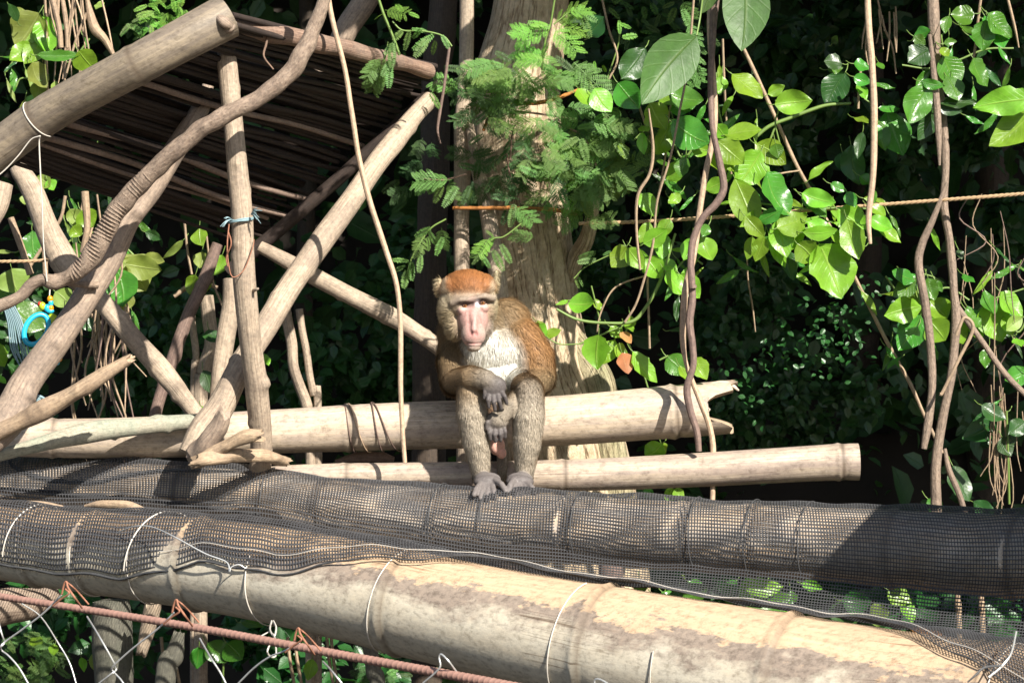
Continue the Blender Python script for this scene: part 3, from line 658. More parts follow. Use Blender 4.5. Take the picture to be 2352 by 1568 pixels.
# dead leaves and bark lying on the net
for i, (rows, lab) in enumerate((([(195, 1162, -.42, 4), (235, 1158, -.44, 10), (290, 1161, -.46, 11), (335, 1172, -.47, 5)], 'curled dry bark strip lying on the netting at left, the larger one'),
                     ([(62, 1153, -.40, 4), (100, 1158, -.41, 8), (145, 1163, -.41, 3)], 'small dry bark strip lying on the netting near the left edge'))):
    o = tube('bark_strip', rows, M['twig'], None, n=6, ns=8, wob=.2, seed=i, bumpk=80); tag(o, lab, 'bark strip')
o = leaf_mesh(P(2090, 1444, -1.47), P(2166, 1447, -1.50), .022, (0, -.5, 1), M['leaf_dry'], 'dry_leaf', None, seed=3); tag(o, 'dry tan leaf on the netting at lower right', 'dead leaf')

# ties ---------------------------------------------------------------
def ring_tie(parent, px, pxs, path, rad, ph0, ph1, mat='line', r=.0011, skew=0.0, name='tie_wire', lift=.0035, n=26):
    ph = np.linspace(ph0, ph1, n); px2 = px + skew * (ph - ph0) / 90.
    C, rr = at_px(px2, pxs, path, rad); t = np.radians(ph)
    # perpendicular ring: lean with the tube's slope
    i = np.argmin(abs(pxs - px)); T = path[min(i + 1, len(path) - 1)] - path[i - 1]; T = T / np.linalg.norm(T)
    up = np.array([0, 0, 1.]) - T * T[2]; up /= np.linalg.norm(up); sd = np.cross(T, up)
    if sd[1] > 0: sd = -sd
    V = C + ((rr + lift) * np.cos(t))[:, None] * up + ((rr + lift) * np.sin(t))[:, None] * sd
    vv, F, UV, at = tube_arrays(V, np.full(n, r), 6); return mk(name, vv, F, M[mat], parent, UV)
for px, sk, a0 in ((222, 4, 60), (358, -2, 60), (632, 4, 55), (930, -16, 10), (1342, -14, 10), (1560, 6, 75), (1800, -4, 0), (2318, -6, -20)):
    ring_tie(FRONT_O, px, pxf, pf, rf1, a0, 185, skew=sk, r=.0013)
for px, sk in ((100, -20), (390, -24)):
    ring_tie(FRONT_O, px, pxf, pf, rf1, -30, 100, skew=sk, r=.0014, lift=.011)
SEAT_O = bpy.data.objects['seat_bamboo_pole']; psx, rsx = pix_path(SEAT, 40); pxs_ = np.array([px_of(v)[0] for v in psx])
for px, sk, m_ in ((792, 10, 'vine_brown'), (798, 22, 'vine_tan'), (852, 12, 'vine_brown'), (850, 30, 'vine_brown')):
    ring_tie(SEAT_O, px, pxs_, psx, rsx, -20, 190, m_, .0016, sk)
for px, sk in ((620, 8), (1015, -4), (1120, 12), (1335, 8), (1600, 10), (1735, 2), (1862, 2)):
    ring_tie(net, px, pxr, pr, rr1, -20, 150, 'hem', .0012, sk, lift=.012)
# long loose line along the hem
lp = net_point(np.linspace(380, 2330, 120), np.full(120, .955)); lp[:, 1] -= .006; lp[:, 2] += .004
vv, F, UV, at = tube_arrays(lp, np.full(120, .0007), 6); tag(mk('nylon_line', vv, F, M['line'], None, UV), 'thin pale line stretched along the lower edge of the netting', 'line')
def wire(rows, mat, name, parent=None, n=8, ns=7, label=None, cat=None):
    o = tube(name, rows, M[mat], parent, n=n, ns=ns); return tag(o, label, cat)
wire([(270, 1222, -.70, 1.3), (310, 1208, -.75, 1.4), (350, 1210, -.78, 1.5), (400, 1232, -.84, 1.6), (470, 1270, -.87, 1.8), (520, 1290, -.885, 1.8), (527, 1312, -.90, 1.8), (531, 1302, -.90, 1.6), (548, 1296, -.9, 1.5), (562, 1303, -.9, 1.3), (580, 1315, -.9, .8)], 'wire', 'loose_wire', label='short bent wire lying over the net hem onto the front bamboo', cat='wire')
wire([(2334, 1450, -1.7, 2.5), (2322, 1500, -1.78, 2.5), (2300, 1530, -1.8, 2.5), (2270, 1555, -1.82, 2.5)], 'wire', 'loose_wire', label='pale tie wire hanging at the lower right corner of the netting', cat='wire')
wire([(2300, 1528, -1.8, 3.0), (2262, 1532, -1.82, 3), (2240, 1550, -1.83, 2.5), (2222, 1566, -1.83, 2)], 'hem', 'black_cord', label='black cord end at the lower right corner of the netting', cat='cord')
# knot hanging under the front bamboo onto the rebar
kn = wire([(624, 1425, -1.02, 2.2), (620, 1445, -1.15, 2.2), (630, 1460, -1.2, 2.2), (634, 1440, -1.15, 2.2), (628, 1425, -1.1, 2)], 'line', 'knotted_string', label='knotted pale string tying the front bamboo to the rusty bar', cat='string')
for rows in ([(627, 1455, -1.2, 2), (632, 1470, -1.3, 2), (620, 1480, -1.4, 2), (614, 1497, -1.42, 2), (624, 1508, -1.4, 2), (634, 1502, -1.38, 2), (632, 1470, -1.3, 2)], [(622, 1448, -1.15, 1.6), (600, 1460, -1.15, 1.6), (594, 1466, -1.15, 1.4)]):
    wire(rows, 'line', 'loop', kn)

# strings on the roof edge beam and around the upright pole
rb = bpy.data.objects['roof_edge_bamboo']; prb, rrb = pix_path([(-160, 452, -.16, 46), (0, 340, -.2, 47), (120, 256, -.25, 46), (300, 157, -.34, 47), (420, 92, -.35, 49), (522, 38, -.32, 52)], 16)
pxb = np.array([px_of(v)[0] for v in prb]); ring_tie(rb, 82, pxb, prb, rrb, -30, 180, 'line', .0016, 6)
st = wire([(92, 312, -.29, 1.6), (90, 330, -.28, 1.7), (93, 400, -.27, 1.7), (97, 480, -.26, 1.6), (100, 560, -.25, 1.5), (108, 646, -.24, 1.4)], 'line', 'hanging_string', label='thin white string hanging straight down from the roof edge beam', cat='string')
wire([(90, 313, -.29, 1.5), (70, 322, -.28, 1.5), (40, 360, -.27, 1.5), (0, 400, -.26, 1.5), (-40, 420, -.26, 1.5)], 'line', 'loose_end', st)
tw = empty('blue_string', P(556, 500, -.2), 'frayed blue grey string tied round the upright pole', 'string')
vpp, vpr = pix_path([(545, 380, -.2, 24), (556, 500, -.19, 25), (558, 580, -.18, 26)], 20)
for k_, dz in enumerate((0, .006, .011)):
    th = np.linspace(0, 6.28, 22); c = np.array(P(554, 502 + dz * 500, -.195)); V = c + np.stack([np.cos(th) * .0265, np.sin(th) * .0265, np.sin(th + k_) * .006], 1)
    vv, F, UV, at = tube_arrays(V, np.full(22, .0019), 6); mk('loop', vv, F, M['cord'], tw, UV)
for k_ in range(13):
    sx = 1 if k_ < 8 else -1; b0 = (554 + sx * 23, 492 if sx > 0 else 504)
    e = (b0[0] + sx * random.uniform(12, 28), b0[1] + random.uniform(-20, 22)); wire([(*b0, -.22, 1.5), ((b0[0] + e[0]) / 2, (b0[1] + e[1]) / 2 - 4, -.235, 1.2), (*e, -.24, .6)], 'cord', 'frayed_end', tw, n=4, ns=5)
wd = empty('rusty_tie_wire', P(533, 560, -.23), 'thin rusty wire looped beside the upright pole', 'wire')
wire([(526, 515, -.22, 1.6), (522, 560, -.23, 1.8), (524, 600, -.23, 1.6), (534, 636, -.23, 1.4), (560, 620, -.225, 1.3), (580, 570, -.21, 1.2), (584, 550, -.2, 1)], 'wire_rust', 'loop', wd)
wire([(524, 530, -.22, 1.6), (531, 560, -.24, 1.8), (520, 590, -.23, 1.6), (523, 612, -.23, 1.8)], 'wire_rust', 'loop', wd)
gr_ = empty('grey_string_bundle', P(20, 700, -.3), 'bundle of grey strings hanging at the left edge behind the prop', 'string')
for k_ in range(9):
    o_ = k_ * 4; wire([(5 + o_ * .6, 690 + random.uniform(-4, 4), -.05, 2.2), (18 + o_, 740, -.04, 2.2), (30 + o_ + random.uniform(-6, 6), 800, -.03, 2), (50 + o_ * .8, 860 + random.uniform(-20, 20), -.02, 1.6)], 'cord', 'strand', gr_, n=5, ns=5)
for k_ in range(10):
    wire([(60 + random.uniform(-12, 30), 925 + random.uniform(-15, 20), -.05, 1.6), (90 + random.uniform(-10, 10), 915 + random.uniform(-8, 8), -.07, 1.8), (70 + random.uniform(0, 50), 905 + random.uniform(-8, 40), -.06, 1.2)], 'cord', 'strand', gr_, n=4, ns=5)

# ---------------------------------------------------------------- rusty ribbed bar and wire fence
RB = [(-120, 1352, -.98, 8), (0, 1369, -1.08, 8.5), (400, 1432, -1.32, 9.5), (784, 1503, -1.55, 10.5), (1168, 1574, -1.78, 12), (1500, 1640, -1.95, 13)]
path, rad = pix_path(RB, 260); s = np.concatenate([[0], np.cumsum(np.linalg.norm(np.diff(path, axis=0), axis=1))])
T, A, B = frames(path); ns = 14; th = np.linspace(0, 2 * math.pi, ns + 1)
SS, TT = np.meshgrid(s, th, indexing='ij'); ph = ((SS + .004 * np.sin(TT)) / .0115) % 1
Rr = rad[:, None] * (1 + .11 * np.exp(-((ph - .5) / .13) ** 2)) * .92
V = path[:, None] + Rr[..., None] * (np.cos(TT)[..., None] * B[:, None] + np.sin(TT)[..., None] * A[:, None])
q = (np.arange(len(path) - 1)[:, None] * (ns + 1) + np.arange(ns)[None]).ravel()
rebar = mk('rusty_ribbed_bar', V.reshape(-1, 3), np.stack([q, q + 1, q + 2 + ns, q + 1 + ns], 1), M['rebar'], None, np.stack([SS, TT], -1).reshape(-1, 2))
tag(rebar, 'rusty ribbed steel bar sloping across the bottom left corner', 'rebar')
fence = empty('wire_fence', P(262, 1500, -1.3), 'chain link fence wires hooked over the rusty bar at bottom left', 'fence')
def zw(rows, mats='wire', y=-1.3, r=2.7, reg=7):
    r = r * .8
    rows2 = [(*Z(reg, a, b), y + (dz[0] if dz else 0) - .0006 * Z(reg, a, b)[0], r) for a, b, *dz in rows]
    return tube('fence_wire', rows2, M[mats], fence, n=7, ns=7)
zw([(425, 960), (300, 1085), (150, 1200), (45, 1275), (5, 1315, -.01), (15, 1345, .01), (60, 1380), (130, 1460), (200, 1580)], y=-1.24)
zw([(-10, 1150), (15, 1240), (30, 1290, .02), (-10, 1330)], y=-1.22)
zw([(600, 1110, .1), (680, 1240), (770, 1400), (800, 1470, .015), (770, 1500), (680, 1570)], y=-1.24)
zw([(1200, 1080), (1090, 1190), (900, 1340), (780, 1450), (775, 1480, .01), (830, 1540), (870, 1600)], y=-1.24)
zw([(1375, 1260, .1), (1450, 1390), (1520, 1500), (1570, 1600)], y=-1.24)
zw([(2060, 1290), (1960, 1345), (1850, 1390), (1740, 1470), (1620, 1590)], y=-1.24)
zw([(2225, 1420, .1), (2290, 1490), (2370, 1590)], y=-1.24)
zw([(150, 1020, .15), (280, 1110, .2), (400, 1290, .25), (480, 1430, .25), (530, 1590, .25)], y=-1.2, r=2.2)
for (hx, hy) in ((455, 870), (1215, 995), (2055, 1190)):
    zw([(hx - 30, hy + 90), (hx - 20, hy + 40), (hx - 8, hy + 5), (hx + 4, hy + 2), (hx + 14, hy + 40), (hx + 60, hy + 110), (hx + 110, hy + 180, .05)], 'wire_rust', y=-1.27, r=3.0)
    zw([(hx + 5, hy + 3), (hx + 40, hy + 30), (hx + 90, hy + 80, .03), (hx + 155, hy + 155, .05)], 'wire_rust', y=-1.25, r=2.6)
    zw([(hx - 5, hy + 50), (hx + 20, hy + 80), (hx - 35, hy + 120), (hx - 90, hy + 165)], 'wire_rust', y=-1.28, r=2.8)
zw([(560, 1568), (640, 1500), (680, 1450), (672, 1390), (690, 1370), (740, 1420), (800, 1500, .03)], 'wire', y=-1.1, r=2.8, reg=8)
zw([(1740, 1570), (1750, 1540), (1790, 1545), (1850, 1580)], 'wire', y=-.9, r=2.6, reg=8)

# ---------------------------------------------------------------- toy
toy = empty('hanging_toy', P(98, 740, -.02), 'colourful plastic teething toy with blue ring and lime beads hanging behind the prop', 'toy')
def blob(name, c, r, mat, parent, sub=3, rot=None):
    V, F = ico(c, r, sub, rot); return mk(name, V, F, M[mat], parent)
c = P(*Z(4, 250, 700), -.03); th = np.linspace(0, 2 * math.pi, 40)
ax1 = Vector((math.cos(R(65)), .25, math.sin(R(65)))) * .036; ax2 = Vector((math.cos(R(-25)), .2, math.sin(R(-25)))) * .024
V = np.array([list(c + ax1 * math.cos(t) + ax2 * math.sin(t)) for t in th]); vv, F, UV, at = tube_arrays(V, np.full(40, .0062), 12); mk('ring', vv, F, M['toy_blue'], toy, UV)
for (zx, zy, r, m_) in ((360, 640, (.014, .013, .017), 'toy_lime'), (345, 700, (.010, .009, .008), 'toy_blue'), (330, 735, (.008, .008, .008), 'toy_lime'), (345, 575, (.010, .009, .006), 'toy_blue'), (325, 555, (.008, .008, .010), 'toy_blue'), (352, 555, (.006, .008, .009), 'toy_orange'), (292, 540, (.008, .008, .010), 'toy_lime'), (275, 525, (.005, .005, .006), 'toy_red'), (345, 490, (.007, .006, .008), 'toy_orange'), (350, 520, (.006, .006, .009), 'toy_blue'), (400, 790, (.007, .007, .008), 'toy_lime'), (425, 850, (.006, .008, .012), 'toy_orange'), (405, 900, (.008, .008, .008), 'toy_orange'), (385, 930, (.009, .008, .006), 'toy_blue')):
    blob('bead', P(*Z(4, zx, zy), -.0), r, m_, toy)
wire([(*Z(4, 340, 480), .0, 1.6), (*Z(4, 345, 400), .0, 1.6), (*Z(4, 350, 350), -.05, 1.6)], 'line', 'string', toy)

# ---------------------------------------------------------------- ropes
def rope(rows, r, label):
    path, rad = pix_path(rows, 40); s = np.concatenate([[0], np.cumsum(np.linalg.norm(np.diff(path, axis=0), axis=1))])
    n_ = int(s[-1] / .002); q = np.linspace(0, s[-1], n_); pp = np.stack([np.interp(q, s, path[:, k]) for k in range(3)], 1); T, A, B = frames(pp)
    root = empty('rope', pp[0], label, 'rope')
    for k_ in range(3):
        a = q / .0032 / 1.9 * 1.0 + k_ * 2.094
        c = pp + r * .55 * (np.cos(a)[:, None] * A + np.sin(a)[:, None] * B); vv, F, UV, at = tube_arrays(c, np.full(n_, r * .6), 6); mk('strand', vv, F, M['rope'], root, UV)
rope([(1330, 513, .30, 1), (1500, 508, .28, 1), (1740, 492, .22, 1), (2000, 472, .18, 1), (2160, 460, .15, 1), (2420, 440, .10, 1)], .0042, 'twisted brown rope stretched across the leaves on the right')
rope([(-60, 601, .3, 1), (60, 600, .3, 1), (112, 597, .3, 1)], .0038, 'short length of twisted rope at the left edge')

# ================================================================= trees
tr = tube('tree_trunk', [(1225, -200, .62, 82), (1225, -60, .62, 84), (1215, 60, .62, 90), (1190, 180, .62, 98), (1185, 300, .62, 102), (1195, 420, .62, 100), (1210, 540, .62, 98), (1225, 660, .62, 97), (1240, 760, .62, 98), (1258, 860, .62, 110), (1285, 960, .62, 128), (1310, 1080, .62, 140), (1330, 1250, .62, 150), (1345, 1450, .62, 160), (1350, 2400, .62, 190)],
          M['trunk'], None, n=14, ns=56, wob=.05, seed=71, bumpk=9)
tag(tr, 'pale rough tree trunk standing behind the monkey', 'tree')
tube('root_flare', [(1290, 740, .60, 18), (1330, 810, .58, 38), (1372, 880, .56, 44), (1385, 980, .55, 46), (1400, 1120, .55, 50), (1420, 1300, .55, 60)], M['root'], tr, n=8, ns=24, wob=.08, seed=72, bumpk=14)
tube('side_limb', [(1370, 420, .50, 13), (1362, 480, .50, 15), (1348, 545, .52, 17), (1325, 590, .55, 20), (1310, 640, .58, 16)], M['trunk'], tr, n=8, ns=14, wob=.1, seed=73)
# knots
for i, (a, b) in enumerate(((1160, 770), (1250, 1000))): tube('knot', [(a, b, .53, 9), (a, b, .515, 6)], M['trunk'], tr, n=2, ns=12)
s2 = tube('slim_tree', [(1072, -150, .50, 16), (1072, 60, .50, 17), (1068, 200, .50, 17), (1060, 300, .5, 18), (1062, 400, .5, 19), (1060, 520, .5, 18), (1062, 640, .5, 18), (1064, 800, .5, 20), (1070, 1100, .5, 22), (1070, 2600, .5, 26)], M['pole'], None, n=10, ns=18, wob=.05, seed=74)
tag(s2, 'slim upright tree stem left of the large trunk', 'tree')
tube('fork', [(1078, 285, .48, 9), (1092, 370, .47, 14), (1112, 450, .46, 18), (1128, 530, .45, 20), (1140, 600, .45, 20), (1150, 700, .45, 20), (1155, 900, .46, 22)], M['pole'], s2, n=8, ns=14, wob=.07, seed=75)
o = tube('leaning_tree', [(880, -80, 1.0, 26), (840, 0, 1.0, 28), (800, 60, 1.0, 28), (775, 110, 1.0, 26), (740, 170, 1.0, 22)], M['pole_dark'], None, n=8, ns=16, wob=.06, seed=76)
tag(o, 'smooth grey stem leaning behind the roof\'s top beam', 'tree')
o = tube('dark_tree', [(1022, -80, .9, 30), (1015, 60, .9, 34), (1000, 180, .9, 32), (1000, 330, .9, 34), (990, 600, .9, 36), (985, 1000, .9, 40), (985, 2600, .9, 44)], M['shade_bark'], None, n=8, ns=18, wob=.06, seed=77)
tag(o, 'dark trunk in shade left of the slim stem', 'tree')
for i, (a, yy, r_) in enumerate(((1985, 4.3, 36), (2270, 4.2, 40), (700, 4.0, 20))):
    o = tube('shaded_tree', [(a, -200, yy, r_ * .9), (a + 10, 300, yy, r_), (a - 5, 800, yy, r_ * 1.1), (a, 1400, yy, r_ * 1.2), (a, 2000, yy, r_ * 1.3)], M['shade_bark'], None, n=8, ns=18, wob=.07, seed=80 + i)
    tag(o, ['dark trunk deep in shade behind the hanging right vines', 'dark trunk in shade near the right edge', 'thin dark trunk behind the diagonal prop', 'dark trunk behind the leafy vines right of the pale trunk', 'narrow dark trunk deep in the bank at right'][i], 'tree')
# mottled stems behind the diagonal prop
for i, rows in enumerate(([(1965, 560, .8), (1980, 650, .8), (2010, 800, .8), (2020, 950, .8), (2060, 1080, .8), (2120, 1250, .8), (2140, 1500, .8), (2140, 3600, .8)], [(2060, 560, .8), (2080, 700, .8), (2110, 850, .8), (2130, 1000, .8), (2160, 1150, .8), (2190, 1300, .8), (2190, 3600, .8)], [(1420, 470, .9), (1440, 620, .9), (1460, 800, .9), (1400, 1000, .9), (1380, 1300, .9), (1380, 3600, .9)], [(1320, 560, .9), (1330, 700, .9), (1350, 900, .9), (1330, 1200, .9), (1330, 3600, .9)])):
    o = tube('sapling', [(*Z(4, a, b), y_, (13, 9, 17, 8)[i]) for a, b, y_ in rows], M['pole'], None, n=6, ns=10, wob=.12, seed=90 + i)
    tag(o, ['mottled stem right of the upright pole, the thicker one', 'mottled thin stem right of the upright pole, nearest the monkey', 'mottled pale stem in shade left of the upright pole', 'thin pale stem between the crossing braces'][i], 'stem')

for lab, rows in (('rusty orange cable wrapped round the pale trunk above the monkey', [(1040, 478, .42, 4), (1120, 478, .40, 4.5), (1200, 478, .38, 4.5), (1270, 482, .39, 4.5), (1314, 489, .45, 5), (1322, 492, .55, 4)]),
                  ('rusty orange cable looping over the pale trunk among the feathery leaves', [(1110, 300, .44, 3.5), (1130, 262, .42, 4), (1180, 240, .37, 4.5), (1240, 236, .37, 5), (1290, 222, .42, 4.5), (1330, 205, .5, 3)])):
    o = tube('rusty_cable', rows, M['cable'], None, n=10, ns=10, wob=.16, seed=len(rows), bumpk=700); tag(o, lab, 'cable')

# ================================================================= hanging vines (each one a thing)
def vine(rows, mat, label, y=None, ns=9, wob=.08, n=8, name='hanging_vine', seed=None, reg=None, parent=None):
    rr_ = []
    for q in rows:
        a = Z(reg, q[0], q[1]) if reg else q[:2]; rr_.append((a[0], a[1], q[2] if y is None else y, q[3] if y is None else q[2]))
    SEED[0] += 1; o = tube(name, rr_, M[mat], parent, n=n, ns=ns, wob=wob, seed=SEED[0], bumpk=60)
    return tag(o, label, 'vine') if parent is None else o
vine([(748, -60, 6), (762, 40, 6), (790, 150, 6), (808, 260, 6), (828, 380, 6.5), (855, 480, 6.5), (888, 580, 6.5), (912, 660, 6), (920, 760, 6), (920, 880, 6), (924, 980, 5.5), (930, 1062, 5)], 'vine_tan', 'long thin tan vine hanging from the top left of the monkey to the lower bamboo', y=-.10)
vine([(1032, 110, 3.5), (1020, 200, 3.5), (1010, 260, 3.5), (1005, 300, 3), (1012, 330, 2)], 'vine_brown', 'thin brown vine hanging in front of the dark trunk', y=.3)
vA = vine([(1655, -60, 8), (1640, 30, 9), (1636, 100, 8), (1632, 190, 7), (1636, 290, 7), (1652, 370, 8), (1662, 430, 9), (1645, 468, 9), (1615, 500, 8), (1592, 550, 8), (1586, 600, 8), (1588, 640, 9), (1590, 690, 9), (1584, 740, 9), (1590, 790, 8), (1592, 840, 8), (1578, 890, 9), (1585, 940, 8), (1600, 990, 8), (1605, 1036, 7)], 'vine_brown', 'dark brown twisting vine hanging over the torn end of the seat pole', y=-.02)
tube('node', [(1590, 655, -.03, 10), (1591, 662, -.03, 10)], M['vine_brown'], vA, n=2, ns=10)
vine([(1642, -60, 7), (1630, 60, 7), (1640, 200, 7), (1640, 300, 7), (1620, 400, 7), (1608, 480, 7), (1600, 540, 7.5), (1590, 600, 8), (1575, 660, 8), (1570, 720, 8), (1568, 780, 7), (1575, 830, 5), (1590, 875, 6), (1612, 930, 7), (1630, 980, 7), (1638, 1040, 6.5), (1636, 1150, 6)], 'vine_tan', 'light tan vine twined with the dark one over the torn seat pole', y=.02)
vine([(1992, -60, 7.5), (1995, 60, 7.5), (2003, 150, 8), (2008, 280, 8), (2005, 400, 7.5), (1995, 500, 7), (1999, 560, 4)], 'vine_tan', 'straight pinkish vine hanging freely among the right leaves', y=.05)
vine([(1708, 112, 4.5), (1740, 180, 4.5), (1785, 280, 4.5), (1830, 380, 4.5), (1880, 470, 4.5), (1930, 570, 4.5), (1985, 680, 4.5), (2040, 790, 4.5), (2090, 880, 4.5), (2125, 958, 4), (2165, 1040, 4)], 'twig', 'straight thin stem slanting down to the right from the big leaf', y=.35)
vine([(2140, -60, 12), (2145, 60, 14), (2150, 160, 12), (2166, 280, 10), (2172, 380, 9), (2168, 470, 9), (2182, 560, 10), (2190, 660, 10), (2196, 740, 11), (2185, 860, 10), (2165, 960, 11), (2150, 1060, 12), (2150, 1160, 13), (2152, 1260, 13)], 'bark', 'thickest grey hanging vine, right of the rope\'s middle', y=.20)
vine([(2135, 80, 5), (2148, 200, 8), (2155, 300, 8), (2158, 380, 3)], 'bark', 'short pointed vine end hanging beside the thickest grey vine', y=.15)
vine([(2175, 420, 4), (2160, 460, 6), (2140, 510, 8), (2118, 560, 9), (2110, 610, 10), (2125, 700, 10), (2138, 800, 10), (2140, 900, 9), (2130, 980, 10), (2122, 1030, 7)], 'bark', 'curved grey vine arching left of the thickest one with blunt end', y=.15)
vine([(2190, 690, 6), (2220, 735, 7), (2260, 790, 7), (2310, 860, 7), (2380, 930, 7)], 'bark', 'grey side vine slanting down to the right edge', y=.2)
vine([(2196, 770, 4), (2215, 730, 4), (2235, 755, 4), (2200, 830, 4), (2165, 900, 4), (2160, 905, 4)], 'twig', 'thin curling tendril looped on the thickest grey vine', y=.1)
vine([(2170, 1030, 4), (2180, 1080, 7), (2205, 1140, 7), (2222, 1200, 7)], 'bark', 'forked lower branch of the thickest grey vine', y=.22)
for i, rows in enumerate(([(1490, 250, 2), (1500, 340, 4), (1492, 400, 4), (1465, 450, 4), (1462, 530, 3.5), (1470, 620, 3)], [(1595, -20, 3), (1580, 150, 3), (1560, 260, 3), (1540, 360, 3), (1510, 460, 3), (1500, 560, 3), (1480, 640, 3), (1460, 700, 3), (1435, 740, 3)], [(1660, 90, 3), (1664, 200, 3), (1670, 300, 2.8), (1680, 400, 2.5)], [(1715, 560, 2.2), (1718, 640, 2.2), (1728, 700, 2.2), (1735, 762, 1.5)], [(1500, 570, 3), (1488, 640, 3), (1490, 720, 3), (1492, 800, 3)], [(2012, -20, 2.5), (2030, 60, 2.5), (2050, 110, 2.5), (2058, 170, 2)], [(2255, -20, 3.5), (2245, 60, 3.5), (2240, 110, 3.5), (2232, 150, 3)], [(2310, -20, 3.5), (2330, 60, 3.5), (2340, 110, 2)])):
    vine([(a, b, r_) for a, b, r_ in rows], 'twig', ['wavy thin twig beside the rope\'s left end', 'long straight thin stem crossing the leaves near the large leaf', 'short thin twig hanging right of the twined vines', 'thin twig dangling in the dark under the right leaves', 'thin twig dropping to the orange leaf cluster', 'pale dry tendril hanging in the dark at upper right', 'thin pale stem among the uppermost right leaves', 'thin stem nearest the upper right corner'][i], y=(.1, .12, .3, .4, .2, .5, .2, .2)[i], ns=6, n=6)
vine([(*Z(3, 500, 950), 4), (*Z(3, 600, 870), 4.5), (*Z(3, 750, 810), 4.5), (*Z(3, 880, 760), 4.5), (*Z(3, 1000, 725), 4), (*Z(3, 1160, 712), 3)], 'green_stem', 'greenish side branch reaching right to the straight pink vine', y=.3, ns=7)
vine([(*Z(5, 1480, 560), 3), (*Z(5, 1620, 630), 3.5), (*Z(5, 1800, 655), 3.5), (*Z(5, 2000, 645), 4), (*Z(5, 2100, 540), 4), (*Z(5, 2180, 400), 4), (*Z(5, 2240, 230), 3.5), (*Z(5, 2300, 40), 3)], 'green_stem', 'green stem curving right of the pale trunk', y=.15, ns=7)
# rootlets at upper right and loose dry stems
RL = empty('dry_rootlets', P(2270, 600, .4), 'hanging bunch of fine dry rootlets at the right edge', 'roots')
rq = random.Random(11)
for k in range(12):
    a = 2228 + rq.uniform(-20, 130); b = 430 + rq.uniform(-40, 200); L = rq.uniform(120, 420)
    vine([(a, b, 1.2), (a + rq.uniform(-25, 35), b + L * .35, 1.6), (a + rq.uniform(-40, 60), b + L * .7, 1.5), (a + rq.uniform(-60, 90), b + L, .8)], rq.choice(['twig', 'twig', 'vine_brown']), None, y=.35 + rq.uniform(-.1, .2), ns=5, n=5, name='rootlet', parent=RL)
for k in range(16):
    a, b = rq.uniform(2270, 2352), rq.uniform(1000, 1160); vine([(a, b - 150, 1.5), (a + rq.uniform(-15, 15), b, 1.6), (a + rq.uniform(-25, 25), b + 60, 1)], 'twig', None, y=.5, ns=5, n=4, name='rootlet', parent=RL)
for k in range(12):
    a, b = rq.uniform(1990, 2060), rq.uniform(10, 60); L = rq.uniform(40, 120); vine([(a, b, 2), (a + rq.uniform(-8, 8), b + L * .5, 2.2), (a + rq.uniform(-14, 18), b + L, 1.6)], 'twig', None, y=.45, ns=5, n=4, name='rootlet', parent=RL)
DS = empty('dry_stem_thicket', P(160, 60, .7), 'thicket of dry tan stems standing behind the roof beam at upper left', 'dry stems')
for k in range(15):
    a = rq.uniform(110, 200) if k < 10 else rq.uniform(20, 250); b = -30; a2 = a + rq.uniform(-55, 60); L = rq.uniform(130, 330)
    vine([(a, b, rq.uniform(1.5, 3.2)), (a + (a2 - a) * .4 + rq.uniform(-10, 10), b + L * .4, 2.4), (a2, b + L, 1.2)], rq.choice(['twig', 'vine_tan']), None, y=.7 + rq.uniform(-.15, .2), ns=6, n=5, name='dry_stem', parent=DS)
for rows in ([(198, -10, 4), (215, 60, 12), (240, 90, 9), (262, 130, 5)], [(118, -10, 7), (135, 60, 7), (140, 110, 6)], [(142, -10, 5), (152, 60, 5), (154, 110, 4)], [(200, 30, 4), (172, 100, 3), (150, 180, 2.5)]):
    vine(rows, 'twig', None, y=.6, name='dry_stem', parent=DS)
DT = empty('dry_stem_bunch', P(220, 800, .8), 'bunch of dry brown stems behind the crossing braces at left', 'dry stems')
for k in range(34):
    a = rq.uniform(160, 290); b = rq.uniform(440, 720); L = rq.uniform(140, 420)
    vine([(a, b, rq.uniform(1.5, 3.5)), (a + rq.uniform(-16, 16), b + L * .33, 3), (a + rq.uniform(-20, 26), b + L * .66, 2.6), (a + rq.uniform(-30, 50), b + L, 1.6)], rq.choice(['twig', 'twig', 'vine_brown', 'vine_tan']), None, y=.75 + rq.uniform(-.2, .25), ns=6, n=5, name='dry_stem', parent=DT)
for rows in ([(25, 500, 8), (50, 570, 8), (70, 630, 9)], [(85, 480, 7), (100, 540, 7), (105, 640, 6)], [(195, 440, 9), (200, 520, 8), (190, 580, 8)], [(150, 450, 4), (140, 500, 4), (115, 540, 4), (70, 610, 4)], [(235, 870, 3), (250, 900, 2), (255, 915, 1)]):
    vine(rows, 'twig', None, y=.5, name='dry_stem', parent=DT)
for rows in ([(400, 680, 5), (450, 650, 6), (500, 660, 4)],): vine(rows, 'twig', None, y=.8, name='dry_stem', parent=DT)

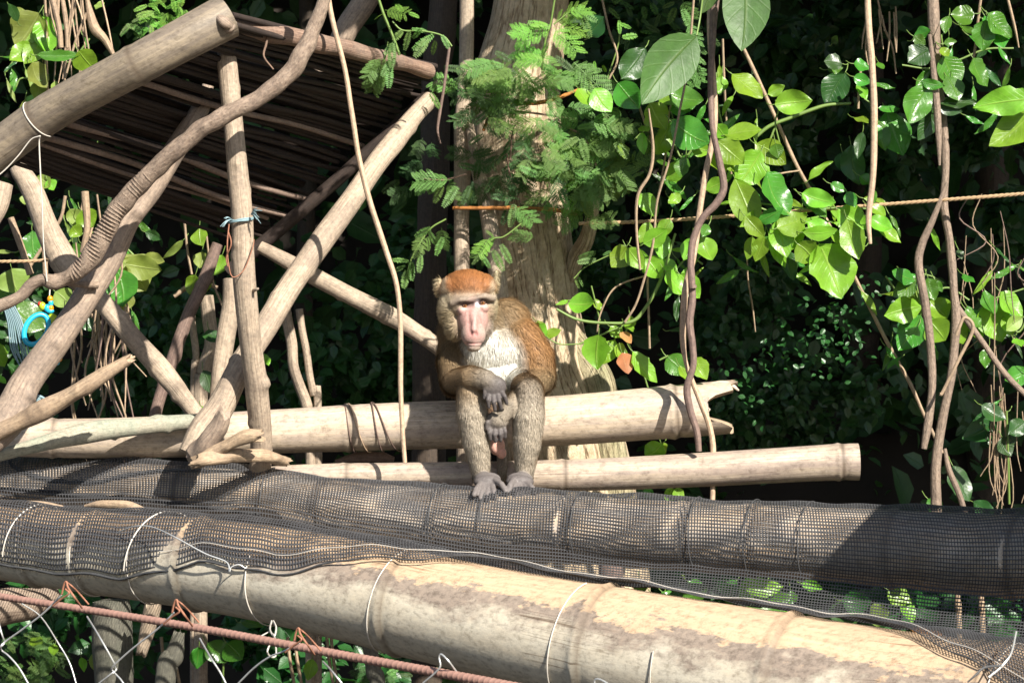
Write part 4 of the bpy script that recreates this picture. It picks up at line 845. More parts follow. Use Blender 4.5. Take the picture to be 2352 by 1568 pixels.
# ================================================================= leafy climbers
def plant(name, pt, label, cat='climbing plant'): return empty(name, P(*pt), label, cat)
big = plant('large_leaf', (1540, 160, -.12), 'large dull green leaf hanging nearest the fern sprays, half shaded', 'leaf')
leaf_mesh(P(1600, 82, -.10), P(1478, 238, -.16), .112, (.25, -1, .1), M['leaf_big'], 'leaf', big, fold=.35, curl=.05, wav=.01, seed=2)
wire([(1600, 82, -.10, 2.2), (1608, 40, -.08, 2.4), (1618, -40, -.08, 2.6)], 'green_stem', 'petiole', big)
big = plant('large_leaf', (1700, 20, -.14), 'largest dull green leaf hanging at the top edge beside the twined vines', 'leaf')
leaf_mesh(P(1706, -75, -.12), P(1704, 116, -.15), .108, (.05, -1, .25), M['leaf_big'], 'leaf', big, fold=.2, curl=.04, wav=.01, seed=5)
leaf_mesh(P(1650, -60, -.08), P(1612, 30, -.08), .05, (-.2, -1, .1), M['leaf_big'], 'leaf', big, fold=.2, curl=.04, wav=.01, seed=6)
wire([(1706, -75, -.12, 2.4), (1700, -120, -.1, 2.6)], 'green_stem', 'petiole', big)

p = plant('leafy_climber', (1680, 300, .2), 'bright glossy climber around the twined vines above the rope')
leaves(p, 3, [(340, 510, 560, 650, 130, 'b'), (270, 520, 250, 645, 70, 'b'), (590, 650, 705, 590, 60, 'b'), (635, 720, 895, 690, 130, 'b'), (290, 930, 540, 880, 110, 'b'), (240, 970, 425, 1130, 135, 'b'), (540, 1040, 385, 1275, 170, 'b'), (500, 990, 700, 1120, 130, 'b'), (580, 1180, 790, 1440, 190, 'm'), (360, 1230, 500, 1570, 160, 'b'), (160, 1310, 310, 1240, 90, 'b'), (20, 1080, -10, 1230, 90, 'm'), (60, 1020, 190, 1040, 90, 'b'), (230, 860, 300, 960, 80, 'b'), (180, 1050, 300, 1190, 120, 'b'), (640, 990, 660, 1090, 70, 'm')], .16)
stem(p, 3, [(700, 1100), (640, 860), (660, 760), (640, 690)], .2, 2, 'green_stem'); stem(p, 3, [(560, 1230), (680, 1195), (810, 1175)], .2, 2.2, 'twig'); stem(p, 3, [(440, 1240), (380, 1050), (290, 900), (240, 700), (230, 500)], .2, 2.4, 'green_stem')
p = plant('leafy_climber', (1500, 280, .22), 'glossy green climber left of the twined vines, under the large leaf')
leaves(p, 3, [(-100, 640, 145, 690, 150, 'm'), (-70, 830, 182, 980, 175, 'm')], .2)
leaves(p, 2, [(1630, 610, 1720, 715, 110, 'b'), (1740, 610, 1860, 765, 140, 'b'), (1900, 570, 2040, 745, 150, 'm'), (2120, 710, 2255, 875, 160, 'b'), (2180, 700, 2350, 620, 110, 'b'), (2260, 760, 2420, 700, 110, 'm'), (2260, 850, 2150, 1065, 110, 'b'), (2290, 830, 2360, 1000, 120, 'b'), (2240, 1240, 2360, 1120, 100, 'b'), (1925, 985, 1955, 1080, 70, 'b'), (2070, 910, 2080, 1055, 65, 'b'), (2060, 1330, 2180, 1470, 100, 'b'), (2330, 1330, 2250, 1400, 60, 'b'), (2090, 330, 1925, 545, 175, 'd', .3), (1700, 250, 1780, 120, 120, 'd', .35), (2060, 870, 2110, 890, 60, 'b')], .22)
stem(p, 2, [(2330, 560), (2260, 760), (2240, 1000), (2200, 1250), (2150, 1500)], .25, 2.4, 'twig')
stem(p, 2, [(2040, 700), (2090, 850), (2140, 1000), (2130, 1180), (2040, 1330), (2030, 1560)], .25, 2.8, 'twig')
p = plant('leafy_climber', (1820, 500, .15), 'bright leaves clustered along the rope\'s left half')
leaves(p, 3, [(820, 1330, 1055, 1390, 100, 'b'), (820, 1350, 1000, 1490, 90, 'm'), (1020, 1265, 1135, 1310, 60, 'm'), (1130, 1320, 1190, 1420, 70, 'm'), (650, 1570, 855, 1490, 140, 'b'), (860, 1530, 1050, 1600, 110, 'b'), (1070, 1440, 1270, 1570, 150, 'b'), (1290, 1420, 1400, 1475, 70, 'b'), (1290, 1500, 1450, 1570, 110, 'b'), (520, 1530, 680, 1440, 90, 'm'), (520, 1440, 400, 1560, 60, 'b'), (1220, 1210, 1310, 1260, 80, 'm', .35), (1310, 1300, 1330, 1380, 40, 'm')], .14)
leaves(p, 6, [(940, 110, 1090, 492, 260, 'b', .08), (790, 110, 890, 235, 130, 'b', .1), (600, 50, 715, 275, 110, 'b'), (650, -50, 720, 205, 130, 'b'), (800, -60, 725, 165, 110, 'b'), (830, 30, 1060, 10, 90, 'b'), (1010, 20, 1210, 185, 90, 'b'), (1130, -60, 1210, 195, 140, 'b', .1), (1350, -20, 1505, 105, 90, 'b'), (480, 60, 450, 215, 70, 'b'), (560, 60, 500, 235, 90, 'b'), (740, 160, 770, 360, 110, 'd', .25), (430, -80, 560, 60, 90, 'b')], .14)
stem(p, 3, [(520, 1400), (700, 1420), (900, 1440), (1100, 1430), (1300, 1440)], .16, 2.2, 'green_stem'); stem(p, 3, [(380, 1560), (500, 1540), (650, 1520), (800, 1570)], .16, 2, 'green_stem')
p = plant('leafy_climber', (1560, 560, .15), 'bright climber leaves around the twined vines below the rope')
leaves(p, 5, [(1965, 125, 1858, 272, 110, 'b'), (1970, 140, 2085, 285, 95, 'b'), (2080, 110, 2240, 10, 110, 'b'), (2180, 30, 2225, 200, 130, 'b'), (2090, 200, 2195, 345, 110, 'b'), (2200, 230, 2310, 290, 80, 'b'), (2235, 300, 2400, 455, 135, 'b'), (2120, -40, 2060, 110, 80, 'b'), (2260, -60, 2210, 60, 90, 'b')], .14)
leaves(p, 6, [(130, 60, 205, 225, 120, 'b'), (60, 70, 10, 225, 90, 'b'), (-20, 320, 115, 480, 110, 'b'), (90, 890, 168, 1045, 90, 'b', .1), (-20, 950, 42, 1040, 70, 'b', .1), (180, -20, 140, 60, 60, 'm')], .12)
p = plant('leafy_climber', (1430, 790, .2), 'bright climber with orange dry leaf right of the pale trunk')
leaves(p, 5, [(1560, 520, 1738, 512, 135, 'b'), (1560, 500, 1490, 515, 30, 'b'), (1770, 735, 1748, 972, 135, 'b'), (1880, 770, 1780, 930, 110, 'b'), (1850, 680, 1935, 745, 85, 'b'), (1880, 820, 1975, 865, 95, 'b'), (1955, 660, 2010, 700, 50, 'b'), (2005, 850, 2190, 1032, 115, 'b'), (2240, 885, 2375, 1010, 120, 'm'), (1745, 490, 1780, 570, 45, 'b'), (1985, 600, 2000, 690, 50, 'b'), (2210, 1480, 2090, 1570, 100, 'b', .3), (2200, 1480, 2230, 1560, 60, 'b', .3), (1930, 860, 1975, 1005, 125, 'o', .12), (1920, 720, 1990, 770, 60, 'o', .14)], .18)
stem(p, 5, [(1640, 800), (1780, 740), (1900, 690), (2000, 650)], .18, 2.2, 'green_stem'); stem(p, 5, [(2000, 640), (1960, 720), (2000, 850), (2060, 950), (2110, 1100)], .2, 2.2, 'green_stem'); stem(p, 5, [(2190, 910), (2250, 880)], .18, 2.2, 'green_stem')
stem(p, 5, [(1780, 640), (1720, 400)], .18, 2, 'green_stem'); stem(p, 5, [(1760, 720), (1780, 600), (1850, 450), (1940, 380), (2130, 320)], .18, 2.2, 'twig')
p = plant('leafy_sprig', (1250, 755, .05), 'small lime green sprig just above the monkey\'s shoulder')
leaves(p, 5, [(1410, 745, 1318, 655, 75, 'b'), (1400, 740, 1508, 700, 60, 'b'), (1350, 640, 1390, 650, 22, 'y')], .12)
stem(p, 5, [(1400, 745), (1500, 800), (1640, 800)], .2, 1.6, 'green_stem')
p = plant('leafy_climber', (2200, 110, .2), 'dark glossy leaves around the top of the thickest grey vine')
leaves(p, 3, [(2010, 95, 1850, 95, 115, 'm'), (2100, 90, 2290, 230, 125, 'm'), (2080, 110, 2215, 330, 130, 'm'), (2090, 140, 2070, 345, 120, 'm'), (1835, 110, 1810, 205, 65, 'm'), (1590, 270, 1690, 200, 75, 'm'), (1590, 250, 1675, 305, 65, 'm'), (1700, 340, 1555, 430, 120, 'd'), (1790, 390, 1905, 600, 175, 'm'), (2000, 400, 2130, 575, 115, 'm'), (1820, 530, 1905, 665, 110, 'm'), (1700, 580, 1560, 850, 170, 'm'), (1730, 740, 1640, 955, 95, 'd'), (1770, 715, 2030, 680, 90, 'd'), (1765, 745, 1925, 765, 70, 'd'), (1800, 300, 1890, 285, 45, 'm'), (1780, 330, 1835, 385, 60, 'b'), (1700, 480, 1600, 600, 50, 'm'), (1640, 560, 1800, 590, 60, 'm')], .16)
stem(p, 3, [(1740, 740), (1820, 540), (1800, 380), (1780, 240)], .2, 2.2, 'green_stem'); stem(p, 3, [(2040, 120), (2110, 150)], .2, 2.2, 'green_stem')
p = plant('leafy_climber', (2310, 260, .1), 'pair of lime green leaves at the upper right edge')
leaves(p, 3, [(2440, 680, 2030, 725, 140, 'b'), (2450, 700, 2112, 995, 175, 'b')], .1)
stem(p, 3, [(2440, 690), (2500, 640)], .1, 2.5, 'green_stem')
p = plant('leafy_climber', (2040, 290, .25), 'patchy leaves hanging behind the straight pinkish vine')
leaves(p, 3, [(1100, 440, 990, 410, 90, 'd'), (1000, 480, 1105, 470, 60, 'm'), (1180, 440, 1295, 455, 75, 'm'), (1350, 430, 1385, 475, 50, 'm'), (1180, 530, 1295, 560, 75, 'm'), (1350, 745, 1500, 745, 60, 'm'), (1400, 770, 1520, 1075, 190, 'm'), (1345, 830, 1400, 1035, 95, 'm'), (1180, 810, 1280, 835, 60, 'b'), (1240, 910, 1205, 1090, 60, 'd'), (1120, 500, 1000, 720, 150, 'd', .4), (1200, 580, 1260, 660, 50, 'b'), (1030, 300, 1060, 250, 50, 'd', .4), (1100, 1050, 1130, 1180, 110, 'd', .4), (1160, 1000, 1210, 1260, 120, 'd', .4)], .25)
stem(p, 3, [(1230, 460), (1215, 620), (1210, 750)], .3, 3, 'twig'); stem(p, 3, [(1430, 780), (1340, 740), (1250, 680)], .3, 2, 'green_stem')
p = plant('leafy_climber', (2090, 700, .2), 'green leaves around the curved grey vine at right')
leaves(p, 6, [(1610, 350, 1450, 470, 115, 'm'), (1600, 360, 1450, 290, 100, 'm'), (1650, 540, 1398, 605, 130, 'b'), (1640, 600, 1490, 840, 135, 'm'), (1570, 380, 1620, 520, 95, 'b'), (1690, 345, 1745, 485, 90, 'm'), (1700, 500, 1820, 620, 130, 'b'), (1700, 640, 1810, 775, 150, 'b'), (1740, 360, 1790, 440, 50, 'm'), (1620, 680, 1500, 880, 90, 'd')], .22)
stem(p, 6, [(1620, 640), (1640, 560), (1610, 340), (1700, 330), (1800, 380)], .24, 2.2, 'green_stem')
p = plant('leafy_climber', (2290, 720, .3), 'green leaves at the right edge behind the dry rootlets')
leaves(p, 6, [(1900, 640, 1945, 800, 110, 'b'), (1960, 660, 2065, 750, 80, 'b'), (1950, 560, 2060, 690, 90, 'm'), (1930, 320, 2015, 375, 60, 'm'), (2080, 430, 2150, 600, 90, 'm'), (2100, 510, 2210, 770, 160, 'b'), (2190, 440, 2360, 590, 115, 'b'), (2220, 600, 2290, 730, 90, 'b'), (2340, 620, 2250, 700, 80, 'y'), (2110, 820, 2085, 970, 75, 'm'), (1960, 540, 2040, 640, 80, 'm'), (2300, 760, 2340, 800, 60, 'b'), (1900, 150, 1930, 210, 50, 'd')], .3)
stem(p, 6, [(1900, 640), (2000, 600), (2120, 500), (2350, 420)], .32, 2.2, 'green_stem')
p = plant('low_plant', (2260, 960, .5), 'dim broad leaved plant low at the right edge')
leaves(p, 6, [(2230, 1270, 1925, 1450, 150, 'd'), (2060, 1220, 2230, 1290, 95, 'd'), (2200, 1440, 2265, 1570, 100, 'd'), (2360, 1330, 2250, 1420, 90, 'd'), (2100, 1400, 2200, 1520, 90, 'd'), (2380, 980, 2220, 1050, 100, 'm')], .5)
leaves(p, 9, [(1860, 70, 1990, 310, 150, 'd'), (1690, 300, 1790, 400, 80, 'm'), (2000, 320, 2150, 400, 80, 'd')], .45)
stem(p, 6, [(2230, 1260), (2240, 1500), (2250, 1900)], .5, 3, 'green_stem')
p = plant('low_plant', (1700, 1340, .6), 'soft green plant seen through the netting between the poles')
leaves(p, 9, [(0, 990, 180, 900, 120, 'm'), (380, 980, 640, 900, 160, 'b'), (450, 1040, 760, 960, 150, 'm'), (420, 900, 700, 890, 120, 'b'), (560, 1080, 780, 1050, 120, 'b'), (1410, 920, 1580, 1010, 130, 'b'), (1520, 990, 1600, 1130, 90, 'b'), (1280, 1110, 1400, 1060, 120, 'y'), (820, 880, 960, 920, 60, 'b'), (1100, 1000, 1300, 1010, 120, 'd'), (1000, 1080, 1250, 1090, 140, 'd'), (-60, 900, 80, 1020, 140, 'd')], .35)
for k in range(26):
    a = rq.uniform(1440, 1820); b = rq.uniform(1325, 1420); c_ = rq.uniform(-60, 60)
    leaves(p, 9, [((a - 1567.6) / SC, (b - 1045.1) / SC, (a + c_ - 1567.6) / SC, (b + 30 - 1045.1) / SC, 70, 'm')], .45)
p = plant('bright_sprig', (1548, 1132, .3), 'bright lime leaves below the lower bamboo near the twined vines')
leaves(p, 8, [(2270, 220, 2260, 320, 70, 'b'), (2310, 220, 2350, 320, 70, 'b'), (2080, 240, 2150, 290, 70, 'm')], .3)
for i_, (a, yy) in enumerate(((1838, .5), (1892, .5))):
    vine([(a + 360, 1330, 6), (a + 362, 1400, 7), (a + 365, 1470, 7), (a + 380, 2400, 7)], 'twig', ['pale stem seen through the netting below the right end of the rear pole, left one', 'pale stem seen through the netting below the right end of the rear pole, right one'][i_], y=yy)

# fuller growth inside the clusters
def filler(label, cx, cy, sx_, sy_, n_, y, tones):
    p = plant('leafy_climber', (cx, cy, y), label)
    for k in range(n_):
        a, b = rq.gauss(cx, sx_), rq.gauss(cy, sy_); an = rq.gauss(.2, 1.0); L = rq.uniform(38, 74); t = (a + L * math.sin(an), b + L * math.cos(an))
        leaves(p, 0, [(a, b, t[0], t[1], L * rq.uniform(.42, .62), rq.choice(tones))], y + rq.uniform(-.05, .1))
    q = [(cx - sx_ * 1.6 + sx_ * .8 * i, cy + rq.uniform(-1, 1) * sy_ * .8) for i in range(5)]
    stem(p, 0, q, y + .05, 2.4, 'green_stem')
REG[0] = (0, 0)
_Z = Z
def Z(reg, x, y): return (x, y) if reg == 0 else _Z(reg, x, y)
filler('bright leaves packed behind the climber at the rope\'s middle', 1830, 510, 100, 55, 30, .26, 'bbm')
filler('bright leaves packed behind the twined vines above the rope', 1690, 330, 60, 80, 20, .26, 'bbm')
filler('mixed leaves behind the climber left of the twined vines', 1530, 320, 45, 90, 8, .34, 'mmd')
filler('shaded leaves behind the twined vines below the rope', 1550, 590, 40, 70, 12, .34, 'bmd')
filler('deep green leaves behind the thickest vine near the top', 2200, 180, 80, 90, 18, .34, 'mmd')
filler('green leaves behind the curved grey vine', 2130, 690, 60, 70, 12, .34, 'mmb')
filler('green leaves filling the right edge below the rope', 2310, 700, 40, 80, 14, .40, 'mbd')
filler('pale green leaves deep behind the slanting prop', 200, 560, 90, 90, 16, .95, 'ymd')
filler('loose pale leaves above the left end of the roof edge beam', 110, 130, 60, 60, 10, .95, 'ymd')

# left side plants
p = plant('broad_leaf_plant', (90, 90, .7), 'pale green lobed plant growing behind the roof edge beam')
leaves(p, 1, [(270, 90, 110, 330, 190, 'y'), (300, 110, 330, 370, 170, 'b'), (300, 180, 165, 440, 150, 'b'), (220, 300, 65, 400, 110, 'b'), (220, 430, 330, 600, 120, 'y'), (270, 570, 240, 690, 80, 'y'), (380, 560, 400, 640, 60, 'y'), (255, 380, 560, 350, 75, 'm', .55), (540, 350, 655, 500, 120, 'b', .55), (120, 150, 60, 30, 60, 'd'), (700, 10, 660, 60, 60, 'y')], .7)
stem(p, 1, [(310, -20), (320, 200), (315, 400), (330, 640), (340, 900)], .72, 3.5, 'twig'); stem(p, 1, [(110, 600), (150, 540), (290, 560)], .7, 2, 'green_stem')
p = plant('broad_leaf_plant', (260, 620, .7), 'broad yellow green ribbed leaves behind the slanting prop')
leaves(p, 4, [(840, 220, 1010, 430, 230, 'y'), (860, 250, 1115, 290, 150, 'y'), (800, 280, 850, 545, 190, 'm', .62), (900, 450, 850, 570, 90, 'y'), (980, 210, 1110, 215, 70, 'y'), (770, 200, 830, 330, 120, 'y'), (470, 130, 555, 205, 90, 'm'), (220, 20, 230, 205, 110, 'm'), (80, 280, 130, 450, 170, 'y'), (-20, 420, 105, 490, 110, 'm'), (90, 540, 310, 680, 180, 'm'), (380, 440, 480, 540, 110, 'y'), (560, 600, 640, 700, 90, 'd'), (-30, 790, 30, 960, 100, 'b'), (-20, 1010, 40, 1070, 60, 'b'), (500, -10, 560, 55, 80, 'b'), (480, 1530 - 1000, 560, 620, 60, 'y')], .7)
stem(p, 4, [(860, 100), (850, 260), (840, 400)], .72, 2.5, 'green_stem'); stem(p, 4, [(150, 500), (250, 600), (330, 760)], .72, 2.5, 'green_stem')
leaves(p, 1, [(250, 1220, 340, 1290, 90, 'y'), (330, 1240, 370, 1310, 70, 'b'), (560, 1450, 640, 1568, 110, 'b'), (480, 1440, 540, 1560, 90, 'y'), (180, 1340, 170, 1400, 60, 'y')], .72)
p = plant('heart_leaf_climber', (460, 620, .7), 'small hanging pale green leaves left of the upright pole')
leaves(p, 4, [(1375, 5, 1378, 108, 105, 'b'), (1390, 165, 1365, 265, 90, 'y'), (1530, 185, 1475, 325, 80, 'b'), (1345, 325, 1300, 462, 85, 'b'), (1455, 345, 1385, 488, 50, 'b'), (1440, 700, 1480, 790, 100, 'd'), (1400, 980, 1440, 1125, 100, 'd'), (1820, 870, 1850, 945, 50, 'b'), (1390, 1230, 1440, 1280, 60, 'b'), (1000, 30, 1110, 80, 60, 'd')], .7)
stem(p, 4, [(1270, -50), (1290, 150), (1320, 320)], .7, 3, 'twig'); stem(p, 4, [(1420, 40), (1440, 200), (1470, 380), (1540, 560)], .7, 2.5, 'twig')
p = plant('low_plant', (480, 1490, .3), 'green leaves hanging in the gap below the front bamboo')
leaves(p, 7, [(1430, 1290, 1560, 1425, 130, 'm'), (1560, 1290, 1660, 1410, 140, 'm'), (1370, 1320, 1360, 1475, 85, 'm'), (2150, 1400, 2120, 1550, 80, 'b'), (1660, 1150, 1800, 1160, 70, 'm'), (1240, 1290, 1230, 1350, 60, 'm'), (380, 1300, 370, 1360, 50, 'b'), (560, 1390, 580, 1490, 40, 'b'), (640, 1360, 650, 1480, 50, 'y'), (210, 1260, 290, 1290, 70, 'b')], .3)
stem(p, 7, [(1550, 1280), (1540, 1400), (1530, 1700)], .32, 2.5, 'green_stem')
p = plant('bamboo_seedling', (720, 1480, .5), 'thin dry stems below the middle of the front bamboo', 'plant')
for a in (1120, 1200, 1990, 2040, 2260, 2290): stem(p, 7, [(a - 10, 1250), (a + 5, 1400), (a + 40, 1600)], .5, 4, 'twig')

# ================================================================= feathery sprays
def frond_mesh(kind, mat, seed):
    """pinna: one axis with paired leaflets; frond: axis with paired pinnae. Unit length along +X, face +Z"""
    r = np.random.default_rng(seed); V, F, U = [], [], []
    def leaflet(b, d, s, L, w, nz):
        o = len(V); c = b + d * L * .5
        V.extend([b, c + s * w + nz * .0, b + d * L - nz * L * .12, c - s * w]); F.append([o, o + 1, o + 2, o + 3]); U.extend([(0, .5), (.5, 1), (1, .5), (.5, 0)])
    def axis(b, d, n_, L, w0):
        o = len(V); s = np.cross(n_, d); 
        for t in (0, .5, 1):
            p_ = b + d * L * t - n_ * L * .1 * t * t; V.extend([p_ + s * w0, p_ - s * w0]); U.extend([(t, .5), (t, .5)])
        F.append([o, o + 1, o + 3, o + 2]); F.append([o + 2, o + 3, o + 5, o + 4])
    def pinna(b, d, n_, L, pairs):
        axis(b, d, n_, L, .004 * L + .002); s = np.cross(n_, d)
        for i in range(pairs):
            t = (i + .7) / pairs; p_ = b + d * L * t - n_ * L * .1 * t * t; ll = L * .215 * (math.sin(math.pi * (.12 + .8 * t)) ** .6)
            for sg in (1, -1):
                dd = s * sg * .9 + d * (.35 + r.uniform(-.08, .08)) + n_ * r.uniform(-.15, .25); dd /= np.linalg.norm(dd); ss = np.cross(n_, dd)
                leaflet(p_, dd, ss, ll, ll * .27, n_)
    X = np.array([1., 0, 0]); Zv = np.array([0, 0, 1.]); b0 = np.zeros(3)
    if kind == 'pinna': pinna(b0, X, Zv, 1.0, 12)
    else:
        axis(b0, X, Zv, .8, .006)
        for i in range(6):
            t = .12 + i * .135; p_ = X * t - Zv * .1 * t * t
            for sg in (1, -1):
                dd = np.array([.62 + r.uniform(-.1, .1), sg * .8, r.uniform(-.3, .15)]); dd /= np.linalg.norm(dd)
                nn = Zv - dd * dd[2]; nn /= np.linalg.norm(nn); pinna(p_, dd, nn, .40 * (1 - .25 * abs(i - 2.5) / 2.5), 10)
    me = bpy.data.meshes.new(kind); V = np.array(V); me.from_pydata(V.tolist(), [], F)
    li = np.empty(len(me.loops), dtype=np.int32); me.loops.foreach_get('vertex_index', li)
    ul = me.uv_layers.new(name='UVMap'); ul.data.foreach_set('uv', np.array(U, dtype=np.float32)[li].ravel()); me.materials.append(M[mat]); return me
FM = {}
for mt in ('fern', 'fern_bright', 'fern_dark', 'fern_mid'):
    for kd in ('pinna', 'frond'): FM[(kd, mt)] = [frond_mesh(kd, mt, s_) for s_ in (1, 2)]
def frond(parent, b, t, mt, y, kind=None, face=None):
    r = random; yb = y + r.uniform(-.04, .04); B = P(*b, yb); T = P(*t, yb + r.uniform(-.05, .03)); L = (T - B).length
    kd = kind or ('pinna' if L < .062 else 'frond')
    d = (T - B).normalized(); f = Vector(face or (r.uniform(-.4, .6), -1, r.uniform(.1, .9))); n_ = (f - d * f.dot(d)).normalized(); s_ = n_.cross(d)
    o = bpy.data.objects.new(kd, r.choice(FM[(kd, mt)])); COL.objects.link(o); o.parent = parent
    m_ = Matrix((d, s_, n_)).transposed().to_4x4() @ Matrix.Diagonal((L, L, L, 1)); m_.translation = B - Vector(parent.location); o.matrix_local = m_
def sprays(parent, reg, rows, y, mt):
    for a, b, c_, d in rows: frond(parent, Z(reg, a, b), Z(reg, c_, d), mt, y)
p = plant('feathery_branch', (870, 100, .05), 'feathery acacia twig hanging over the end of the roof\'s top beam', 'branch')
sprays(p, 2, [(300, 90, 225, 125), (300, 70, 455, 90), (460, 90, 540, 115), (380, 30, 420, 70)], .05, 'fern_bright')
sprays(p, 2, [(420, 210, 365, 270), (470, 210, 430, 345), (350, 290, 345, 465), (370, 290, 300, 370), (480, 200, 590, 210), (300, 380, 200, 640), (330, 430, 330, 600), (260, 400, 170, 540), (250, 460, 200, 665), (310, 480, 260, 620), (350, 400, 280, 520), (640, 240, 490, 330), (600, 260, 510, 385), (650, 280, 620, 380), (690, 240, 740, 330), (550, 200, 490, 270)], .05, 'fern')
stem(p, 2, [(250, -20), (290, 100), (340, 220), (400, 380)], .08, 3.5, 'green_stem'); stem(p, 2, [(350, 150), (420, 210), (560, 215), (700, 250), (760, 320)], .08, 2, 'green_stem'); stem(p, 2, [(320, 290), (300, 400), (240, 560)], .06, 1.6, 'green_stem')
p = plant('feathery_branch', (1210, 70, .05), 'bright young feathery spray in front of the trunk\'s top', 'branch')
sprays(p, 2, [(1440, 180, 1170, 270), (1440, 190, 1290, 150), (1460, 150, 1690, 40), (1460, 190, 1650, 375), (1480, 180, 1700, 220), (1400, 400, 1160, 330), (1410, 420, 1180, 400), (1380, 380, 1420, 300), (1560, 90, 1740, 60), (1330, 230, 1170, 210), (1520, 120, 1600, 170), (1300, 180, 1420, 160)], .08, 'fern_bright')
sprays(p, 2, [(1480, 240, 1560, 300), (1600, 60, 1760, 140), (1650, 100, 1720, 260), (1200, 350, 1300, 430), (1250, 330, 1400, 420)], .1, 'fern')
stem(p, 2, [(1470, -20), (1440, 160), (1400, 300), (1380, 480)], .12, 2.4, 'green_stem'); stem(p, 2, [(1560, 90), (1460, 170)], .1, 1.8, 'green_stem')
p = plant('feathery_branch', (1180, 230, .15), 'dense blue green feathery foliage in front of the trunk', 'branch')
sprays(p, 2, [(1450, 600, 1475, 780), (1450, 530, 1620, 600), (1600, 430, 1880, 700), (1480, 730, 1610, 860), (1560, 450, 1740, 500), (1200, 500, 1400, 620), (1100, 460, 960, 560), (1050, 430, 850, 480), (1180, 440, 1300, 560), (1020, 420, 1100, 380), (1130, 500, 1130, 640), (1300, 560, 1500, 560), (980, 520, 900, 640), (1150, 620, 960, 760), (1220, 590, 1340, 700), (950, 700, 800, 870), (1320, 820, 1480, 900), (1500, 760, 1620, 830), (880, 460, 980, 520), (1000, 800, 1180, 900)], .28, 'fern')
for k in range(50):
    a = rq.gauss(1200, 200); b = rq.gauss(570, 105); an = rq.uniform(-2.6, 2.6); L = rq.uniform(150, 270)
    frond(p, Z(2, a, b), Z(2, a + L * math.sin(an), b + L * .7 * math.cos(an)), rq.choice(['fern', 'fern_mid', 'fern', 'fern_mid', 'fern_dark']), .3)
for k in range(18):
    a = rq.gauss(950, 80); b = rq.gauss(680, 150); L = rq.uniform(130, 220); an = rq.uniform(-1.5, 1.5)
    frond(p, Z(2, a, b), Z(2, a + L * math.sin(an), b + L * .8 * math.cos(an)), 'fern_dark', .3)
stem(p, 2, [(1600, 560), (1400, 590), (1300, 640), (1200, 700), (1080, 710), (1000, 850)], .35, 3.2, 'rust_bark'); stem(p, 2, [(1600, 820), (1400, 790), (1200, 770), (1040, 790)], .35, 2.6, 'rust_bark')
p = plant('feathery_branch', (1340, 360, .2), 'feathery foliage right of the trunk above the rope', 'branch')
sprays(p, 2, [(1700, 820, 2030, 900), (1800, 760, 1990, 960), (1650, 950, 1690, 1110), (1420, 980, 1560, 1090), (1400, 1240, 1570, 1180), (1750, 1150, 1960, 1330), (1760, 1180, 1880, 1400), (1500, 1300, 1560, 1430), (1620, 1300, 1830, 1400), (1700, 1380, 1720, 1510), (1560, 900, 1680, 1000), (1440, 850, 1540, 960), (1700, 1000, 1900, 1020), (1600, 1180, 1740, 1220), (1450, 1130, 1360, 1210), (1620, 880, 1740, 860), (1880, 980, 1970, 1080), (1680, 1270, 1600, 1380), (1400, 1000, 1500, 1180), (1830, 860, 2050, 870), (1650, 780, 1800, 720), (1580, 1080, 1700, 1160)], .24, 'fern')
for k in range(84):
    a = rq.gauss(1640, 150); b = rq.gauss(1080, 200); L = rq.uniform(140, 250); an = rq.uniform(-2.0, 2.4)
    frond(p, Z(2, a, b), Z(2, a + L * math.sin(an), b + L * .8 * math.cos(an)), rq.choice(['fern', 'fern', 'fern_mid', 'fern_dark']), .28)
stem(p, 2, [(1420, 820), (1560, 880), (1680, 960), (1760, 1160), (1800, 1300)], .28, 2.4, 'rust_bark'); stem(p, 2, [(1900, 1000), (1740, 1180), (1600, 1320)], .28, 2, 'green_stem')
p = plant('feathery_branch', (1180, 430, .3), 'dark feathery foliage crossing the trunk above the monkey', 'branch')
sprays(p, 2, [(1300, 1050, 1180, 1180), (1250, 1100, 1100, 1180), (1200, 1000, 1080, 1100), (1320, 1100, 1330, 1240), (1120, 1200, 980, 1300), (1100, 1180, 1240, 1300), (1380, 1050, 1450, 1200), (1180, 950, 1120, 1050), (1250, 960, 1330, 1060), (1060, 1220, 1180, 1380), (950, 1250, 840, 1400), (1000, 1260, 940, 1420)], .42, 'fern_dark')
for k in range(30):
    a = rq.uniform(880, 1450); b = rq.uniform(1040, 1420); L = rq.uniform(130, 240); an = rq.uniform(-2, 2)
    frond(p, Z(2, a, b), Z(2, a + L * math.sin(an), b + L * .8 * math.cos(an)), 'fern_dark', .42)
sprays(p, 2, [(1190, 1400, 1160, 1560), (1200, 1420, 1340, 1540), (1220, 1420, 1260, 1560)], .25, 'fern')
stem(p, 2, [(1160, 1100), (1180, 900), (1200, 860)], .4, 2.4, 'rust_bark'); stem(p, 2, [(880, 1430), (1200, 1435), (1400, 1440), (1590, 1465)], .42, 2.6, 'rust_bark'); stem(p, 2, [(1240, 1420), (1160, 1200), (1140, 1060)], .4, 2, 'rust_bark')
p = plant('feathery_branch', (990, 450, .4), 'dark feathery foliage left of the slim stem', 'branch')
sprays(p, 2, [(760, 1240, 470, 1235), (700, 1250, 590, 1330), (700, 1260, 640, 1400), (740, 1240, 780, 1390), (800, 1280, 700, 1420), (640, 1240, 480, 1310), (900, 1300, 800, 1420)], .35, 'fern')
sprays(p, 2, [(560, 950, 500, 1080), (620, 980, 640, 1080), (500, 1300, 320, 1360), (450, 1380, 350, 1460), (560, 1100, 420, 1200), (400, 1240, 280, 1330)], .6, 'fern_dark')
